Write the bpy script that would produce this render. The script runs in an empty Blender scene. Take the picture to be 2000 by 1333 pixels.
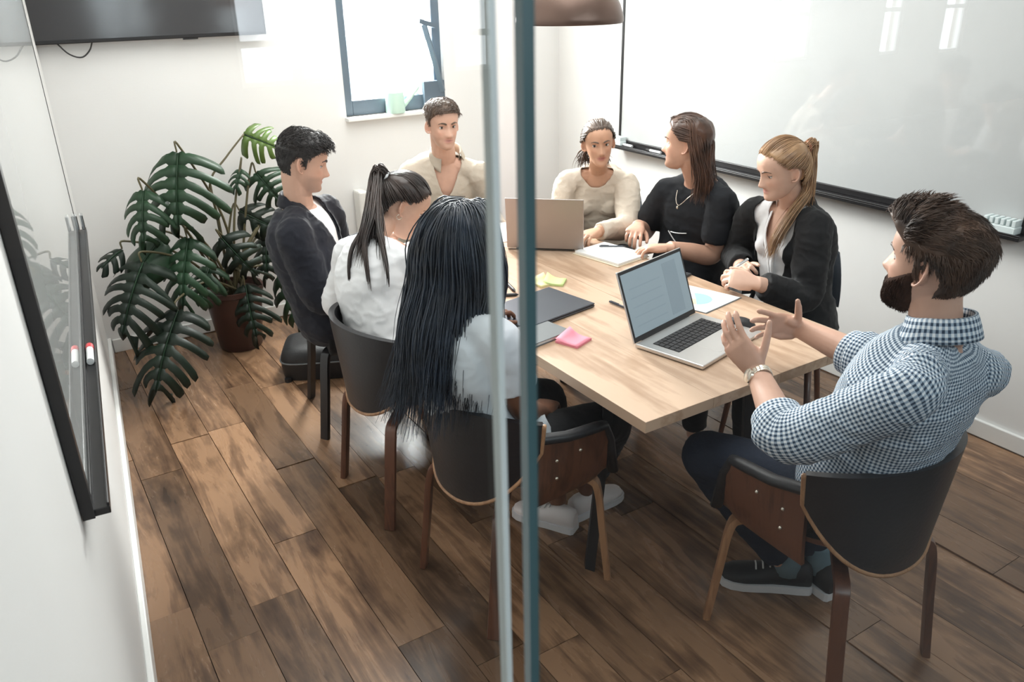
import bpy, bmesh, math, random
import numpy as np
from mathutils import Vector, Matrix, noise
from mathutils.bvhtree import BVHTree
random.seed(7); rng = np.random.default_rng(7)
PI = math.pi
scene = bpy.context.scene
COL = scene.collection
# ------------------------------------------------------------------ camera, world, lights, exposure
def rot_axes(yaw, pitch, roll):
    cy, sy, cp, sp = math.cos(yaw), math.sin(yaw), math.cos(pitch), math.sin(pitch)
    f = Vector((sy*cp, cy*cp, -sp)); r = Vector((cy, -sy, 0)); u = r.cross(f)
    c, s = math.cos(roll), math.sin(roll)
    return c*r + s*u, -s*r + c*u, f
R_, U_, F_ = rot_axes(math.radians(31.95), math.radians(23.87), math.radians(-1.18))
cam_d = bpy.data.cameras.new('camera'); cam = bpy.data.objects.new('camera', cam_d); COL.objects.link(cam)
m = Matrix((R_, U_, -F_)).transposed().to_4x4(); m.translation = Vector((0, 0, 1.8)); cam.matrix_world = m
cam_d.sensor_width = 36; cam_d.lens = 1586/2000*36; cam_d.clip_start = .02
cam_d.dof.use_dof = True; cam_d.dof.focus_distance = 2.7; cam_d.dof.aperture_fstop = 8.0
scene.camera = cam
scene.view_settings.view_transform = 'Standard'; scene.view_settings.look = 'None'
scene.view_settings.exposure = 0.2; scene.view_settings.gamma = 1.0; scene.view_settings.use_curve_mapping = False
w = bpy.data.worlds.new('world'); scene.world = w; w.use_nodes = True
bg = w.node_tree.nodes['Background']; bg.inputs[0].default_value = (.86, .93, 1, 1); bg.inputs[1].default_value = 6.0
def area(name, loc, size, power, target, color=(1, 1, 1), spread=180):
    l = bpy.data.lights.new(name, 'AREA'); l.shape = 'RECTANGLE'; l.size, l.size_y = size; l.energy = power; l.color = color
    l.spread = math.radians(spread)
    o = bpy.data.objects.new(name, l); COL.objects.link(o); o.location = loc
    d = Vector(target) - Vector(loc); o.rotation_euler = d.to_track_quat('-Z', 'Y').to_euler(); return o
area('window_daylight', (2.07, 4.80, 1.78), (.60, 1.1), 235, (1.7, 2.4, .6), (1, .985, .95))
area('ceiling_fill', (1.6, 2.7, 2.84), (1.5, 2.6), 50, (1.6, 2.7, 0), (1, .985, .97))  # unseen overhead fill, added to brighten the room
area('corridor_fill', (1.5, -1.2, 2.8), (3.6, 1.2), 60, (1.6, 1.2, .7), (.86, .94, 1))  # unseen cool fill added behind the camera
scene.cycles.max_bounces = 7; scene.cycles.diffuse_bounces = 4; scene.cycles.glossy_bounces = 4
scene.cycles.transparent_max_bounces = 16; scene.cycles.transmission_bounces = 4
scene.cycles.caustics_reflective = False; scene.cycles.caustics_refractive = False
scene.cycles.use_denoising = True; scene.cycles.sample_clamp_indirect = 4.0
# ------------------------------------------------------------------ materials
def nt(name):
    m = bpy.data.materials.new(name); m.use_nodes = True
    return m, m.node_tree.nodes, m.node_tree.links, m.node_tree.nodes['Principled BSDF']
def mat(name, col, rough=.5, metal=0., spec=.5, var=0., scale=8., bump=0., bscale=60., stretch=None, coat=0., sheen=0.):
    m, N, L, b = nt(name)
    b.inputs['Base Color'].default_value = (*col, 1); b.inputs['Roughness'].default_value = rough
    b.inputs['Metallic'].default_value = metal; b.inputs['Specular IOR Level'].default_value = spec
    b.inputs['Coat Weight'].default_value = coat; b.inputs['Sheen Weight'].default_value = sheen
    tc = N.new('ShaderNodeTexCoord'); mp = N.new('ShaderNodeMapping'); L.new(tc.outputs['Object'], mp.inputs[0])
    if stretch: mp.inputs['Scale'].default_value = stretch
    if var:
        n = N.new('ShaderNodeTexNoise'); n.inputs['Scale'].default_value = scale; n.inputs['Detail'].default_value = 5; L.new(mp.outputs[0], n.inputs['Vector'])
        r = N.new('ShaderNodeValToRGB'); L.new(n.outputs['Fac'], r.inputs[0])
        r.color_ramp.elements[0].position = .3; r.color_ramp.elements[1].position = .7
        r.color_ramp.elements[0].color = (*[c*(1-var) for c in col], 1); r.color_ramp.elements[1].color = (*[min(1, c*(1+var)) for c in col], 1)
        L.new(r.outputs[0], b.inputs['Base Color'])
    if bump:
        n = N.new('ShaderNodeTexNoise'); n.inputs['Scale'].default_value = bscale; n.inputs['Detail'].default_value = 3; L.new(mp.outputs[0], n.inputs['Vector'])
        bp = N.new('ShaderNodeBump'); bp.inputs['Strength'].default_value = bump; bp.inputs['Distance'].default_value = .01
        L.new(n.outputs['Fac'], bp.inputs['Height']); L.new(bp.outputs[0], b.inputs['Normal'])
    return m
def wood(name, c1, c2, rough=.4, axis='Y', sc=1., rnd=0., coat=0., knots=True):
    """grain runs along the object axis; each plank object gets its own tone from its random id"""
    m, N, L, b = nt(name)
    tc = N.new('ShaderNodeTexCoord'); oi = N.new('ShaderNodeObjectInfo'); mp = N.new('ShaderNodeMapping')
    mp.inputs['Scale'].default_value = {'Y': (9*sc, 1.1*sc, 9*sc), 'X': (1.1*sc, 9*sc, 9*sc), 'Z': (9*sc, 9*sc, 1.1*sc)}[axis]
    off = N.new('ShaderNodeVectorMath'); off.operation = 'MULTIPLY_ADD'
    mul = N.new('ShaderNodeMath'); mul.operation = 'MULTIPLY'; mul.inputs[1].default_value = 37.; L.new(oi.outputs['Random'], mul.inputs[0])
    L.new(tc.outputs['Object'], off.inputs[0]); off.inputs[1].default_value = (1, 1, 1); L.new(mul.outputs[0], off.inputs[2]); L.new(off.outputs[0], mp.inputs[0])
    n1 = N.new('ShaderNodeTexNoise'); n1.inputs['Scale'].default_value = 1.6; n1.inputs['Detail'].default_value = 8; n1.inputs['Roughness'].default_value = .62; n1.inputs['Distortion'].default_value = .9; L.new(mp.outputs[0], n1.inputs['Vector'])
    n2 = N.new('ShaderNodeTexNoise'); n2.inputs['Scale'].default_value = 7.; n2.inputs['Detail'].default_value = 5; L.new(mp.outputs[0], n2.inputs['Vector'])
    n3 = N.new('ShaderNodeTexNoise'); n3.inputs['Scale'].default_value = 3.4; n3.inputs['Detail'].default_value = 4; n3.inputs['Roughness'].default_value = .6; L.new(off.outputs[0], n3.inputs['Vector'])
    a = N.new('ShaderNodeMath'); a.operation = 'MULTIPLY_ADD'; a.inputs[1].default_value = .35; L.new(n2.outputs['Fac'], a.inputs[0]); L.new(n1.outputs['Fac'], a.inputs[2])
    a2 = N.new('ShaderNodeMath'); a2.operation = 'MULTIPLY_ADD'; a2.inputs[1].default_value = .55; L.new(n3.outputs['Fac'], a2.inputs[0]); L.new(a.outputs[0], a2.inputs[2])
    r = N.new('ShaderNodeValToRGB'); r.color_ramp.elements[0].position = .66; r.color_ramp.elements[1].position = 1.0
    r.color_ramp.elements[0].color = (*c1, 1); r.color_ramp.elements[1].color = (*c2, 1)
    e = r.color_ramp.elements.new(.87); e.color = (*[(p*.55+q*.45) for p, q in zip(c1, c2)], 1); L.new(a2.outputs[0], r.inputs[0])
    out = r.outputs[0]
    if knots:
        v = N.new('ShaderNodeTexVoronoi'); v.inputs['Scale'].default_value = .55; L.new(mp.outputs[0], v.inputs['Vector'])
        kr = N.new('ShaderNodeValToRGB'); kr.color_ramp.elements[0].position = .03; kr.color_ramp.elements[1].position = .13
        kr.color_ramp.elements[0].color = (.35, .3, .27, 1); kr.color_ramp.elements[1].color = (1, 1, 1, 1); L.new(v.outputs['Distance'], kr.inputs[0])
        mx = N.new('ShaderNodeMixRGB'); mx.blend_type = 'MULTIPLY'; mx.inputs[0].default_value = .8; L.new(out, mx.inputs[1]); L.new(kr.outputs[0], mx.inputs[2]); out = mx.outputs[0]
    if rnd:
        hs = N.new('ShaderNodeHueSaturation'); mr = N.new('ShaderNodeMapRange'); mr.inputs['To Min'].default_value = 1-rnd; mr.inputs['To Max'].default_value = 1+rnd
        L.new(oi.outputs['Random'], mr.inputs[0]); L.new(mr.outputs[0], hs.inputs['Value']); L.new(out, hs.inputs['Color']); out = hs.outputs[0]
    L.new(out, b.inputs['Base Color'])
    rr = N.new('ShaderNodeMapRange'); rr.inputs['To Min'].default_value = rough-.07; rr.inputs['To Max'].default_value = rough+.1; L.new(n1.outputs['Fac'], rr.inputs[0]); L.new(rr.outputs[0], b.inputs['Roughness'])
    b.inputs['Coat Weight'].default_value = coat; b.inputs['Coat Roughness'].default_value = .25
    bp = N.new('ShaderNodeBump'); bp.inputs['Strength'].default_value = .12; bp.inputs['Distance'].default_value = .004; L.new(a.outputs[0], bp.inputs['Height']); L.new(bp.outputs[0], b.inputs['Normal'])
    return m
def glass_mat(name, tint=(.975, .99, .985), ior=1.5):
    m, N, L, b = nt(name); N.remove(b)
    fr = N.new('ShaderNodeFresnel'); ge = N.new('ShaderNodeNewGeometry'); mi = N.new('ShaderNodeMapRange')   # the same index on both faces of the pane
    mi.inputs['To Min'].default_value = ior; mi.inputs['To Max'].default_value = 1/ior; L.new(ge.outputs['Backfacing'], mi.inputs[0]); L.new(mi.outputs[0], fr.inputs[0])
    t = N.new('ShaderNodeBsdfTransparent'); t.inputs[0].default_value = (*tint, 1)
    g = N.new('ShaderNodeBsdfGlossy'); g.inputs['Roughness'].default_value = 0.0; g.inputs[0].default_value = (1, 1, 1, 1)
    mx = N.new('ShaderNodeMixShader'); L.new(fr.outputs[0], mx.inputs[0]); L.new(t.outputs[0], mx.inputs[1]); L.new(g.outputs[0], mx.inputs[2])
    L.new(mx.outputs[0], N['Material Output'].inputs[0]); return m
def emit(name, col, st):
    m, N, L, b = nt(name); b.inputs['Base Color'].default_value = (*[c*.2 for c in col], 1); b.inputs['Emission Color'].default_value = (*col, 1); b.inputs['Emission Strength'].default_value = st
    b.inputs['Roughness'].default_value = .25; return m
def skin_mat(name):
    m, N, L, b = nt(name); a = N.new('ShaderNodeVertexColor'); a.layer_name = 'Col'
    tc = N.new('ShaderNodeTexCoord'); n = N.new('ShaderNodeTexNoise'); n.inputs['Scale'].default_value = 45; n.inputs['Detail'].default_value = 4; L.new(tc.outputs['Object'], n.inputs['Vector'])
    hs = N.new('ShaderNodeHueSaturation'); mr = N.new('ShaderNodeMapRange'); mr.inputs['To Min'].default_value = .9; mr.inputs['To Max'].default_value = 1.1
    L.new(n.outputs['Fac'], mr.inputs[0]); L.new(mr.outputs[0], hs.inputs['Value']); L.new(a.outputs[0], hs.inputs['Color']); L.new(hs.outputs[0], b.inputs['Base Color'])
    b.inputs['Roughness'].default_value = .5; b.inputs['Specular IOR Level'].default_value = .35
    bp = N.new('ShaderNodeBump'); bp.inputs['Strength'].default_value = .05; bp.inputs['Distance'].default_value = .003; L.new(n.outputs['Fac'], bp.inputs['Height']); L.new(bp.outputs[0], b.inputs['Normal'])
    return m
def hair_mat(name, c1, c2, rough=.38):
    m, N, L, b = nt(name); tc = N.new('ShaderNodeTexCoord')
    n = N.new('ShaderNodeTexNoise'); n.inputs['Scale'].default_value = 14; n.inputs['Detail'].default_value = 6; L.new(tc.outputs['Object'], n.inputs['Vector'])
    r = N.new('ShaderNodeValToRGB'); r.color_ramp.elements[0].position = .32; r.color_ramp.elements[1].position = .68
    r.color_ramp.elements[0].color = (*c1, 1); r.color_ramp.elements[1].color = (*c2, 1); L.new(n.outputs['Fac'], r.inputs[0]); L.new(r.outputs[0], b.inputs['Base Color'])
    b.inputs['Roughness'].default_value = rough; b.inputs['Specular IOR Level'].default_value = .55; return m
def gingham(name):
    m, N, L, b = nt(name); uv = N.new('ShaderNodeUVMap'); uv.uv_map = 'UV'; sep = N.new('ShaderNodeSeparateXYZ'); L.new(uv.outputs[0], sep.inputs[0])
    st = []
    for k in ('X', 'Y'):
        mu = N.new('ShaderNodeMath'); mu.operation = 'MULTIPLY'; mu.inputs[1].default_value = 1/.0100; L.new(sep.outputs[k], mu.inputs[0])
        fr = N.new('ShaderNodeMath'); fr.operation = 'FRACT'; L.new(mu.outputs[0], fr.inputs[0])
        gt = N.new('ShaderNodeMath'); gt.operation = 'GREATER_THAN'; gt.inputs[1].default_value = .5; L.new(fr.outputs[0], gt.inputs[0]); st.append(gt)
    ad = N.new('ShaderNodeMath'); ad.operation = 'ADD'; L.new(st[0].outputs[0], ad.inputs[0]); L.new(st[1].outputs[0], ad.inputs[1])
    hf = N.new('ShaderNodeMath'); hf.operation = 'MULTIPLY'; hf.inputs[1].default_value = .5; L.new(ad.outputs[0], hf.inputs[0])
    r = N.new('ShaderNodeValToRGB'); r.color_ramp.interpolation = 'LINEAR'
    r.color_ramp.elements[0].color = (.80, .83, .86, 1); r.color_ramp.elements[1].color = (.035, .06, .10, 1); e = r.color_ramp.elements.new(.5); e.color = (.33, .41, .50, 1)
    L.new(hf.outputs[0], r.inputs[0]); L.new(r.outputs[0], b.inputs['Base Color']); b.inputs['Roughness'].default_value = .85; b.inputs['Specular IOR Level'].default_value = .15
    return m
MT = dict(
    wall=mat('white_paint', (.80, .79, .775), .75, spec=.25, var=.02, scale=2, bump=.05, bscale=120),
    corr=mat('warm_brown_plaster', (.20, .15, .12), .8, var=.15, scale=3),
    ceil=mat('ceiling_paint', (.88, .88, .87), .9, spec=.1),
    base=mat('white_gloss_trim', (.84, .84, .82), .4),
    board=mat('glossy_white_board', (.49, .50, .50), .04, spec=.55),
    black=mat('black_aluminium', (.012, .011, .012), .35),
    blackm=mat('matt_black_steel', (.016, .015, .016), .55),
    chrome=mat('chrome', (.75, .77, .78), .15, 1),
    alu=mat('silver_aluminium', (.66, .64, .62), .32, .85, var=.02, bump=.02, bscale=300),
    alug=mat('warm_grey_aluminium', (.40, .36, .34), .36, .75),
    plast=mat('clear_grey_plastic', (.70, .77, .77), .2),
    white=mat('white_plastic', (.8, .8, .8), .35), red=mat('red_plastic', (.6, .02, .03), .35),
    paper=mat('white_paper', (.86, .86, .85), .8, spec=.2), cream=mat('cream_board', (.72, .62, .47), .7),
    pink=mat('pink_paper', (.85, .28, .36), .7), green=mat('green_paper', (.62, .76, .33), .7), yell=mat('yellow_paper', (.85, .80, .42), .7),
    dgrey=mat('dark_grey_metal', (.075, .083, .10), .38, .6), dgrey2=mat('grey_cover', (.13, .14, .145), .5),
    key=mat('black_key', (.015, .015, .017), .5), key2=mat('dark_keycap', (.035, .034, .036), .55),
    screen=emit('laptop_screen', (.42, .53, .60), .42), tv=mat('tv_glass', (.060, .060, .063), .10, spec=.7),
    text=mat('grey_print', (.35, .40, .44), .7), blue=mat('blue_print', (.32, .60, .80), .7), tan=mat('tan_print', (.70, .58, .38), .7), lil=mat('lilac_print', (.62, .64, .78), .7),
    glass=glass_mat('partition_glass'), wglass=glass_mat('window_glass', (.98, .99, 1)),
    teal=mat('teal_glass_edge', (.06, .115, .125), .22, spec=.6), pale=mat('pale_glass_edge', (.60, .66, .65), .25, spec=.6),
    frame=mat('slate_window_frame', (.10, .135, .17), .4), sill=mat('white_sill', (.82, .82, .80), .5),
    mint=mat('mint_enamel', (.56, .76, .66), .35), rad=mat('radiator_enamel', (.80, .79, .75), .4),
    shade=mat('copper_brown_shade', (.15, .095, .075), .35, .5, var=.15, scale=5), cable=mat('black_cable', (.02, .02, .02), .5),
    floor=wood('oak_floor', (.052, .026, .015), (.26, .148, .083), .25, 'Y', .8, .5, coat=.0), sub=mat('floor_base', (.03, .02, .015), .8),
    oak=wood('light_oak_top', (.37, .225, .135), (.62, .435, .305), .40, 'Y', .7, .05, coat=.15), oakend=wood('light_oak_edge', (.42, .27, .15), (.60, .42, .26), .5, 'X', 1.2, .04, knots=False),
    walnut=wood('walnut_ply', (.045, .016, .009), (.135, .052, .027), .38, 'Z', 1.3, .06, coat=.3, knots=False), ply=wood('ply_edge', (.26, .125, .06), (.44, .24, .125), .42, 'Z', 2., .06, knots=False),
    leather=mat('black_leather', (.014, .0145, .017), .42, var=.1, scale=20, bump=.08, bscale=90),
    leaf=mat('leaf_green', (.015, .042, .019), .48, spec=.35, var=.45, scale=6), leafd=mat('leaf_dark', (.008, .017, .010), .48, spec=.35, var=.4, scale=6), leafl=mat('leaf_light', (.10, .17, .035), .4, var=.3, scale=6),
    stem=mat('plant_stem', (.10, .085, .04), .5), soil=mat('potting_soil', (.03, .02, .014), .95, bump=.5, bscale=40), pot=mat('dark_red_pot', (.055, .022, .016), .35, var=.2),
    slate=mat('slate_upholstery', (.035, .045, .06), .6, bump=.1, bscale=120),
    bag=mat('black_nylon', (.010, .010, .011), .5, bump=.15, bscale=200), facade=mat('pale_facade', (.78, .76, .72), .9, var=.03), fwin=mat('facade_window', (.50, .56, .60), .2), branch=mat('branch_bark', (.10, .08, .07), .8),
    skin=skin_mat('skin'), eyew=mat('eye_white', (.72, .70, .68), .2), iris=mat('iris_brown', (.05, .028, .016), .1),
    h_black=hair_mat('black_hair', (.006, .005, .006), (.018, .014, .014), .5), h_long=hair_mat('black_hair_blue_reflection', (.006, .008, .013), (.022, .034, .055), .42), h_dark=hair_mat('dark_brown_hair', (.012, .008, .007), (.045, .026, .02)),  # h_long: blue glass reflection painted into the black hair colour
    h_rm=hair_mat('chestnut_hair', (.022, .011, .007), (.125, .064, .036), .55), h_beard=mat('beard_hair', (.035, .017, .011), .85, spec=.08, var=.5, scale=40), h_bm=hair_mat('light_brown_hair', (.05, .03, .02), (.14, .085, .055)),
    h_bl=hair_mat('blonde_hair', (.20, .10, .045), (.52, .32, .17)), h_lh=hair_mat('auburn_brown_hair', (.03, .014, .009), (.12, .055, .032)), h_bw=hair_mat('ash_brown_hair', (.055, .036, .027), (.17, .115, .085)),
    c_white=mat('white_cotton', (.78, .78, .79), .85, spec=.2, var=.02, bump=.1, bscale=30), c_grey=mat('pale_blue_grey_jersey', (.60, .645, .68), .9, spec=.15, var=.03, bump=.1, bscale=30),
    c_navy=mat('navy_wool', (.012, .013, .020), .8, spec=.25, var=.1, bump=.15, bscale=60, sheen=.1), c_black=mat('black_cloth', (.009, .009, .010), .8, spec=.25, var=.1, bump=.15, bscale=50, sheen=.08),
    c_tee=mat('black_tshirt', (.013, .015, .019), .8, spec=.3, var=.12, bump=.15, bscale=40), c_beige=mat('beige_knit', (.62, .54, .45), .9, spec=.15, var=.05, bump=.2, bscale=60), c_linen=mat('beige_linen', (.52, .455, .375), .85, spec=.2, var=.06, bump=.2, bscale=70),
    c_jean=mat('dark_blue_jeans', (.016, .023, .04), .8, spec=.25, var=.15, bump=.2, bscale=90), ging=gingham('gingham_cotton'),
    shoe_w=mat('white_leather', (.74, .70, .69), .45), shoe_b=mat('black_canvas', (.012, .012, .013), .6), sole=mat('rubber_sole', (.66, .66, .67), .6), lace=mat('shoe_lace', (.70, .72, .70), .8),
    sock=mat('grey_blue_sock', (.16, .25, .30), .85), gold=mat('pale_gold_steel', (.72, .66, .56), .25, .85),
)
# ------------------------------------------------------------------ mesh helpers
class MB:
    def __init__(s): s.v = []; s.f = []; s.m = []
    def add(s, v, f, mi=0):
        o = len(s.v); s.v += [tuple(map(float, p)) for p in v]; s.f += [tuple(i+o for i in q) for q in f]; s.m += [mi]*len(f); return s
    def box(s, lo, hi, mi=0, X=None):
        (a, b, c), (d, e, g) = lo, hi
        v = [(a, b, c), (d, b, c), (d, e, c), (a, e, c), (a, b, g), (d, b, g), (d, e, g), (a, e, g)]
        if X is not None: v = [tuple(X @ Vector(p)) for p in v]
        return s.add(v, [(0, 3, 2, 1), (4, 5, 6, 7), (0, 1, 5, 4), (1, 2, 6, 5), (2, 3, 7, 6), (3, 0, 4, 7)], mi)
    def grid(s, P, mi=0, wrap=False, flip=False):
        P = np.asarray(P); a, b = P.shape[:2]; f = []
        for i in range(a-1):
            for j in range(b if wrap else b-1):
                q = (i*b+j, i*b+(j+1) % b, (i+1)*b+(j+1) % b, (i+1)*b+j); f.append(q[::-1] if flip else q)
        return s.add(P.reshape(-1, 3), f, mi)
    def obj(s, name, mats, parent=None, smooth=False, loc=None, bevel=0, auto=None):
        me = bpy.data.meshes.new(name)
        org = Vector(parent.get('_org', (0, 0, 0))) if parent is not None else (Vector(loc) if loc is not None else Vector((0, 0, 0)))
        me.from_pydata([tuple(Vector(p)-org) for p in s.v], [], s.f)
        for mm in (mats if isinstance(mats, (list, tuple)) else [mats]): me.materials.append(mm)
        if len(set(s.m)) > 1: me.polygons.foreach_set('material_index', s.m)
        if smooth: me.polygons.foreach_set('use_smooth', [True]*len(me.polygons))
        o = bpy.data.objects.new(name, me); COL.objects.link(o)
        if parent is not None: o.parent = parent
        else: o.location = org
        o['_org'] = tuple(org)
        if bevel:
            b = o.modifiers.new('bevel', 'BEVEL'); b.width = bevel; b.segments = 2; b.limit_method = 'ANGLE'; b.angle_limit = math.radians(40)
        if auto:
            me.polygons.foreach_set('use_smooth', [True]*len(me.polygons)); e = o.modifiers.new('es', 'EDGE_SPLIT'); e.split_angle = math.radians(auto)
        return o
def V(*a): return np.array(a, float)
def nrm(a): a = np.asarray(a, float); return a/max(np.linalg.norm(a), 1e-9)
def spline(pts, n):
    """Catmull-Rom through points, n samples"""
    P = np.asarray(pts, float)
    if len(P) < 3: return np.array([P[0]+(P[-1]-P[0])*t for t in np.linspace(0, 1, n)])
    Q = np.vstack([2*P[0]-P[1], P, 2*P[-1]-P[-2]]); out = []
    for t in np.linspace(0, len(P)-1-1e-9, n):
        i = int(t); u = t-i; a, b, c, d = Q[i:i+4]
        out.append(.5*((2*b)+(c-a)*u+(2*a-5*b+4*c-d)*u*u+(3*b-a-3*c+d)*u**3))
    return np.array(out)
def tube(path, radii, n=16, side=None, cap=True, power=2.):
    """closed loft; radii = list of (rx, ry); side = vector the rx axis follows. returns verts, faces, ring grid"""
    P = np.asarray(path, float); K = len(P); T = np.gradient(P, axis=0); rings = []
    s = np.asarray(side, float) if side is not None else (V(1, 0, 0) if abs(nrm(T[0])[0]) < .8 else V(0, 1, 0))
    for k in range(K):
        t = nrm(T[k]); sd = s[k] if s.ndim == 2 else s
        x = nrm(sd-t*(sd@t)); y = np.cross(t, x)
        if side is None: s = x
        r = radii[k] if k < len(radii) else radii[-1]; rx, ry = (r, r) if np.isscalar(r) else r[:2]
        th = np.linspace(0, 2*PI, n, endpoint=False); c, sn = np.cos(th), np.sin(th)
        if power != 2.: c = np.sign(c)*abs(c)**(2/power); sn = np.sign(sn)*abs(sn)**(2/power)
        rings.append(P[k]+np.outer(c*rx, x)+np.outer(sn*ry, y))
    G = np.array(rings); v = list(G.reshape(-1, 3)); f = []
    for i in range(K-1):
        for j in range(n): f.append((i*n+j, i*n+(j+1) % n, (i+1)*n+(j+1) % n, (i+1)*n+j))
    if cap:
        v += [P[0], P[-1]]; a, b = len(v)-2, len(v)-1
        for j in range(n): f.append((a, (j+1) % n, j)); f.append((b, (K-1)*n+j, (K-1)*n+(j+1) % n))
    return v, f, G
def empty(name, loc, label=None, cat=None, group=None, rz=0.):
    o = bpy.data.objects.new(name, None); COL.objects.link(o); o.location = loc; o.rotation_euler[2] = rz; o.empty_display_size = .05
    o['_org'] = tuple(loc) if not rz else (0, 0, 0)
    return tag(o, label, cat, group)
def tag(o, label=None, cat=None, group=None, kind=None):
    if label: o['label'] = label
    if cat: o['category'] = cat
    if group: o['group'] = group
    if kind: o['kind'] = kind
    return o
def ellipsoid(c, r, X=None, nu=14, nv=10):
    c = np.asarray(c, float); v = []; f = []
    for i in range(nv+1):
        ph = PI*i/nv
        for j in range(nu):
            th = 2*PI*j/nu; p = V(r[0]*math.sin(ph)*math.cos(th), r[1]*math.sin(ph)*math.sin(th), r[2]*math.cos(ph)); v.append(c+(X @ p if X is not None else p))
    for i in range(nv):
        for j in range(nu): f.append((i*nu+j, (i+1)*nu+j, (i+1)*nu+(j+1) % nu, i*nu+(j+1) % nu))
    return v, f
def remesh(mb, name, vox, smooth=4, fac=.5, ratio=None):
    """union of all closed lofts into ONE continuous surface"""
    me = bpy.data.meshes.new(name); me.from_pydata(mb.v, [], mb.f); o = bpy.data.objects.new(name, me); COL.objects.link(o)
    r = o.modifiers.new('r', 'REMESH'); r.mode = 'VOXEL'; r.voxel_size = vox; r.adaptivity = 0
    s = o.modifiers.new('s', 'SMOOTH'); s.factor = fac; s.iterations = smooth
    if ratio: d = o.modifiers.new('d', 'DECIMATE'); d.ratio = ratio
    dg = bpy.context.evaluated_depsgraph_get(); new = bpy.data.meshes.new_from_object(o.evaluated_get(dg)); bpy.data.objects.remove(o); bpy.data.meshes.remove(me)
    new.name = name; return new
def mco(me): a = np.empty(len(me.vertices)*3); me.vertices.foreach_get('co', a); return a.reshape(-1, 3)
def setco(me, a): me.vertices.foreach_set('co', np.ascontiguousarray(a, dtype=np.float64).ravel()); me.update()
def mno(me):
    a = np.empty(len(me.vertices)*3); me.vertices.foreach_get('normal', a); return a.reshape(-1, 3)
def place(me, name, mats, parent, smooth=True):
    org = np.array(parent['_org']); setco(me, mco(me)-org)
    me.materials.clear()
    for mm in (mats if isinstance(mats, (list, tuple)) else [mats]): me.materials.append(mm)
    if smooth: me.polygons.foreach_set('use_smooth', [True]*len(me.polygons))
    o = bpy.data.objects.new(name, me); COL.objects.link(o); o.parent = parent; o['_org'] = tuple(org); return o
def struct(o): o['kind'] = 'structure'; return o
# ------------------------------------------------------------------ the room
YB, XR, CEIL = 4.56, 3.25, 2.95
LA = math.atan2(.312-.057, 4.562-1.997)                                   # the left wall runs a few degrees off square
LX = Matrix.Translation((-.02, 1.56, 0)) @ Matrix.Rotation(-LA, 4, 'Z')    # local: y along the left wall, +x into the room
def lw(x, y, z): return np.array(LX @ Vector((x, y, z)))
struct(MB().box((-3.2, -6.2, -.2), (14, 6, -.012)).obj('floor_base', MT['sub'])).name = 'floor'
floor = bpy.data.objects['floor']
k = 0; PW_ = .16
for i in range(-1, 21):                                                  # every plank is a piece of its own
    x0 = .03+PW_*i; y = .3-rng.uniform(0, 1.0)
    if i == 2: y = -.1
    while y < 4.56:
        ln = rng.uniform(.85, 1.25); 
        if y+ln > .35 and x0+PW_ > -.1:
            a, b = max(y, .30), min(y+ln, 4.66)
            if b-a > .05:
                g = .0012; dz = rng.uniform(-.0006, .0006)
                mb = MB().box((x0+g, a+g, -.014), (x0+PW_-g, b-g, dz)); o = mb.obj('plank', MT['floor'], floor)
                o.rotation_euler = (rng.uniform(-.0006, .0006), rng.uniform(-.003, .003)*.4, 0); k += 1
        y += ln
corr = struct(MB().box((-3.2, -6.1, -.014), (14, .298, 0)).obj('floor_corridor', mat('corridor_carpet', (.035, .034, .035), .9)))
# back wall around the window opening
WX0, WX1, WZ0, WZ1 = 1.755, 2.40, 1.105, 2.38
mb = MB()
for lo, hi in (((-.3, YB, 0), (WX0, YB+.22, CEIL)), ((WX1, YB, 0), (3.5, YB+.22, CEIL)), ((WX0, YB, 0), (WX1, YB+.22, WZ0)), ((WX0, YB, WZ1), (WX1, YB+.22, CEIL))): mb.box(lo, hi)
struct(mb.obj('wall_back', MT['wall']))
struct(MB().box((XR, .3, 0), (XR+.2, YB+.22, CEIL)).obj('wall_right', MT['wall']))
struct(MB().box((-.2, -1.4, 0), (0, 3.3, CEIL), X=LX).obj('wall_left', MT['wall']))
struct(MB().box((-3.2, -6.2, CEIL), (14, YB+.3, CEIL+.15)).obj('ceiling', MT['ceil']))
struct(MB().box((.9, YB-.016, 0), (XR, YB, .075)).box((.3, YB-.016, 0), (.9, YB, .075)).obj('baseboard_back', MT['base'], bevel=.004))
struct(MB().box((XR-.018, .42, 0), (XR, YB, .075)).obj('baseboard_right', MT['base'], bevel=.004))
struct(MB().box((0, -1.14, 0), (.018, 3.1, .085), X=LX).obj('baseboard_left', MT['base'], bevel=.004))
# window
wi = struct(empty('window_1', (WX0, YB, WZ0))); wi['_org'] = (WX0, YB, WZ0)
f_ = .055
mb = MB().box((WX0, YB+.03, WZ0), (WX0+f_, YB+.10, WZ1)).box((WX1-f_, YB+.03, WZ0), (WX1, YB+.10, WZ1)).box((WX0+f_, YB+.03, WZ0), (WX1-f_, YB+.10, WZ0+.085)).box((WX0+f_, YB+.03, WZ1-f_), (WX1-f_, YB+.10, WZ1))
mb.obj('window_frame', MT['frame'], wi, bevel=.005)
MB().box((2.225, YB+.045, WZ0+.085), (2.25, YB+.09, WZ1-f_)).obj('window_mullion', MT['base'], wi, bevel=.003)
MB().box((WX0+f_, YB+.062, WZ0+.085), (2.225, YB+.068, WZ1-f_)).obj('window_pane', MT['wglass'], wi)
MB().box((2.25, YB+.062, WZ0+.085), (WX1-f_, YB+.068, WZ1-f_)).obj('window_pane', MT['wglass'], wi)
MB().box((WX0-.01, YB-.05, WZ0-.022), (WX1+.01, YB+.03, WZ0)).obj('window_sill', MT['sill'], wi, bevel=.004)
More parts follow.
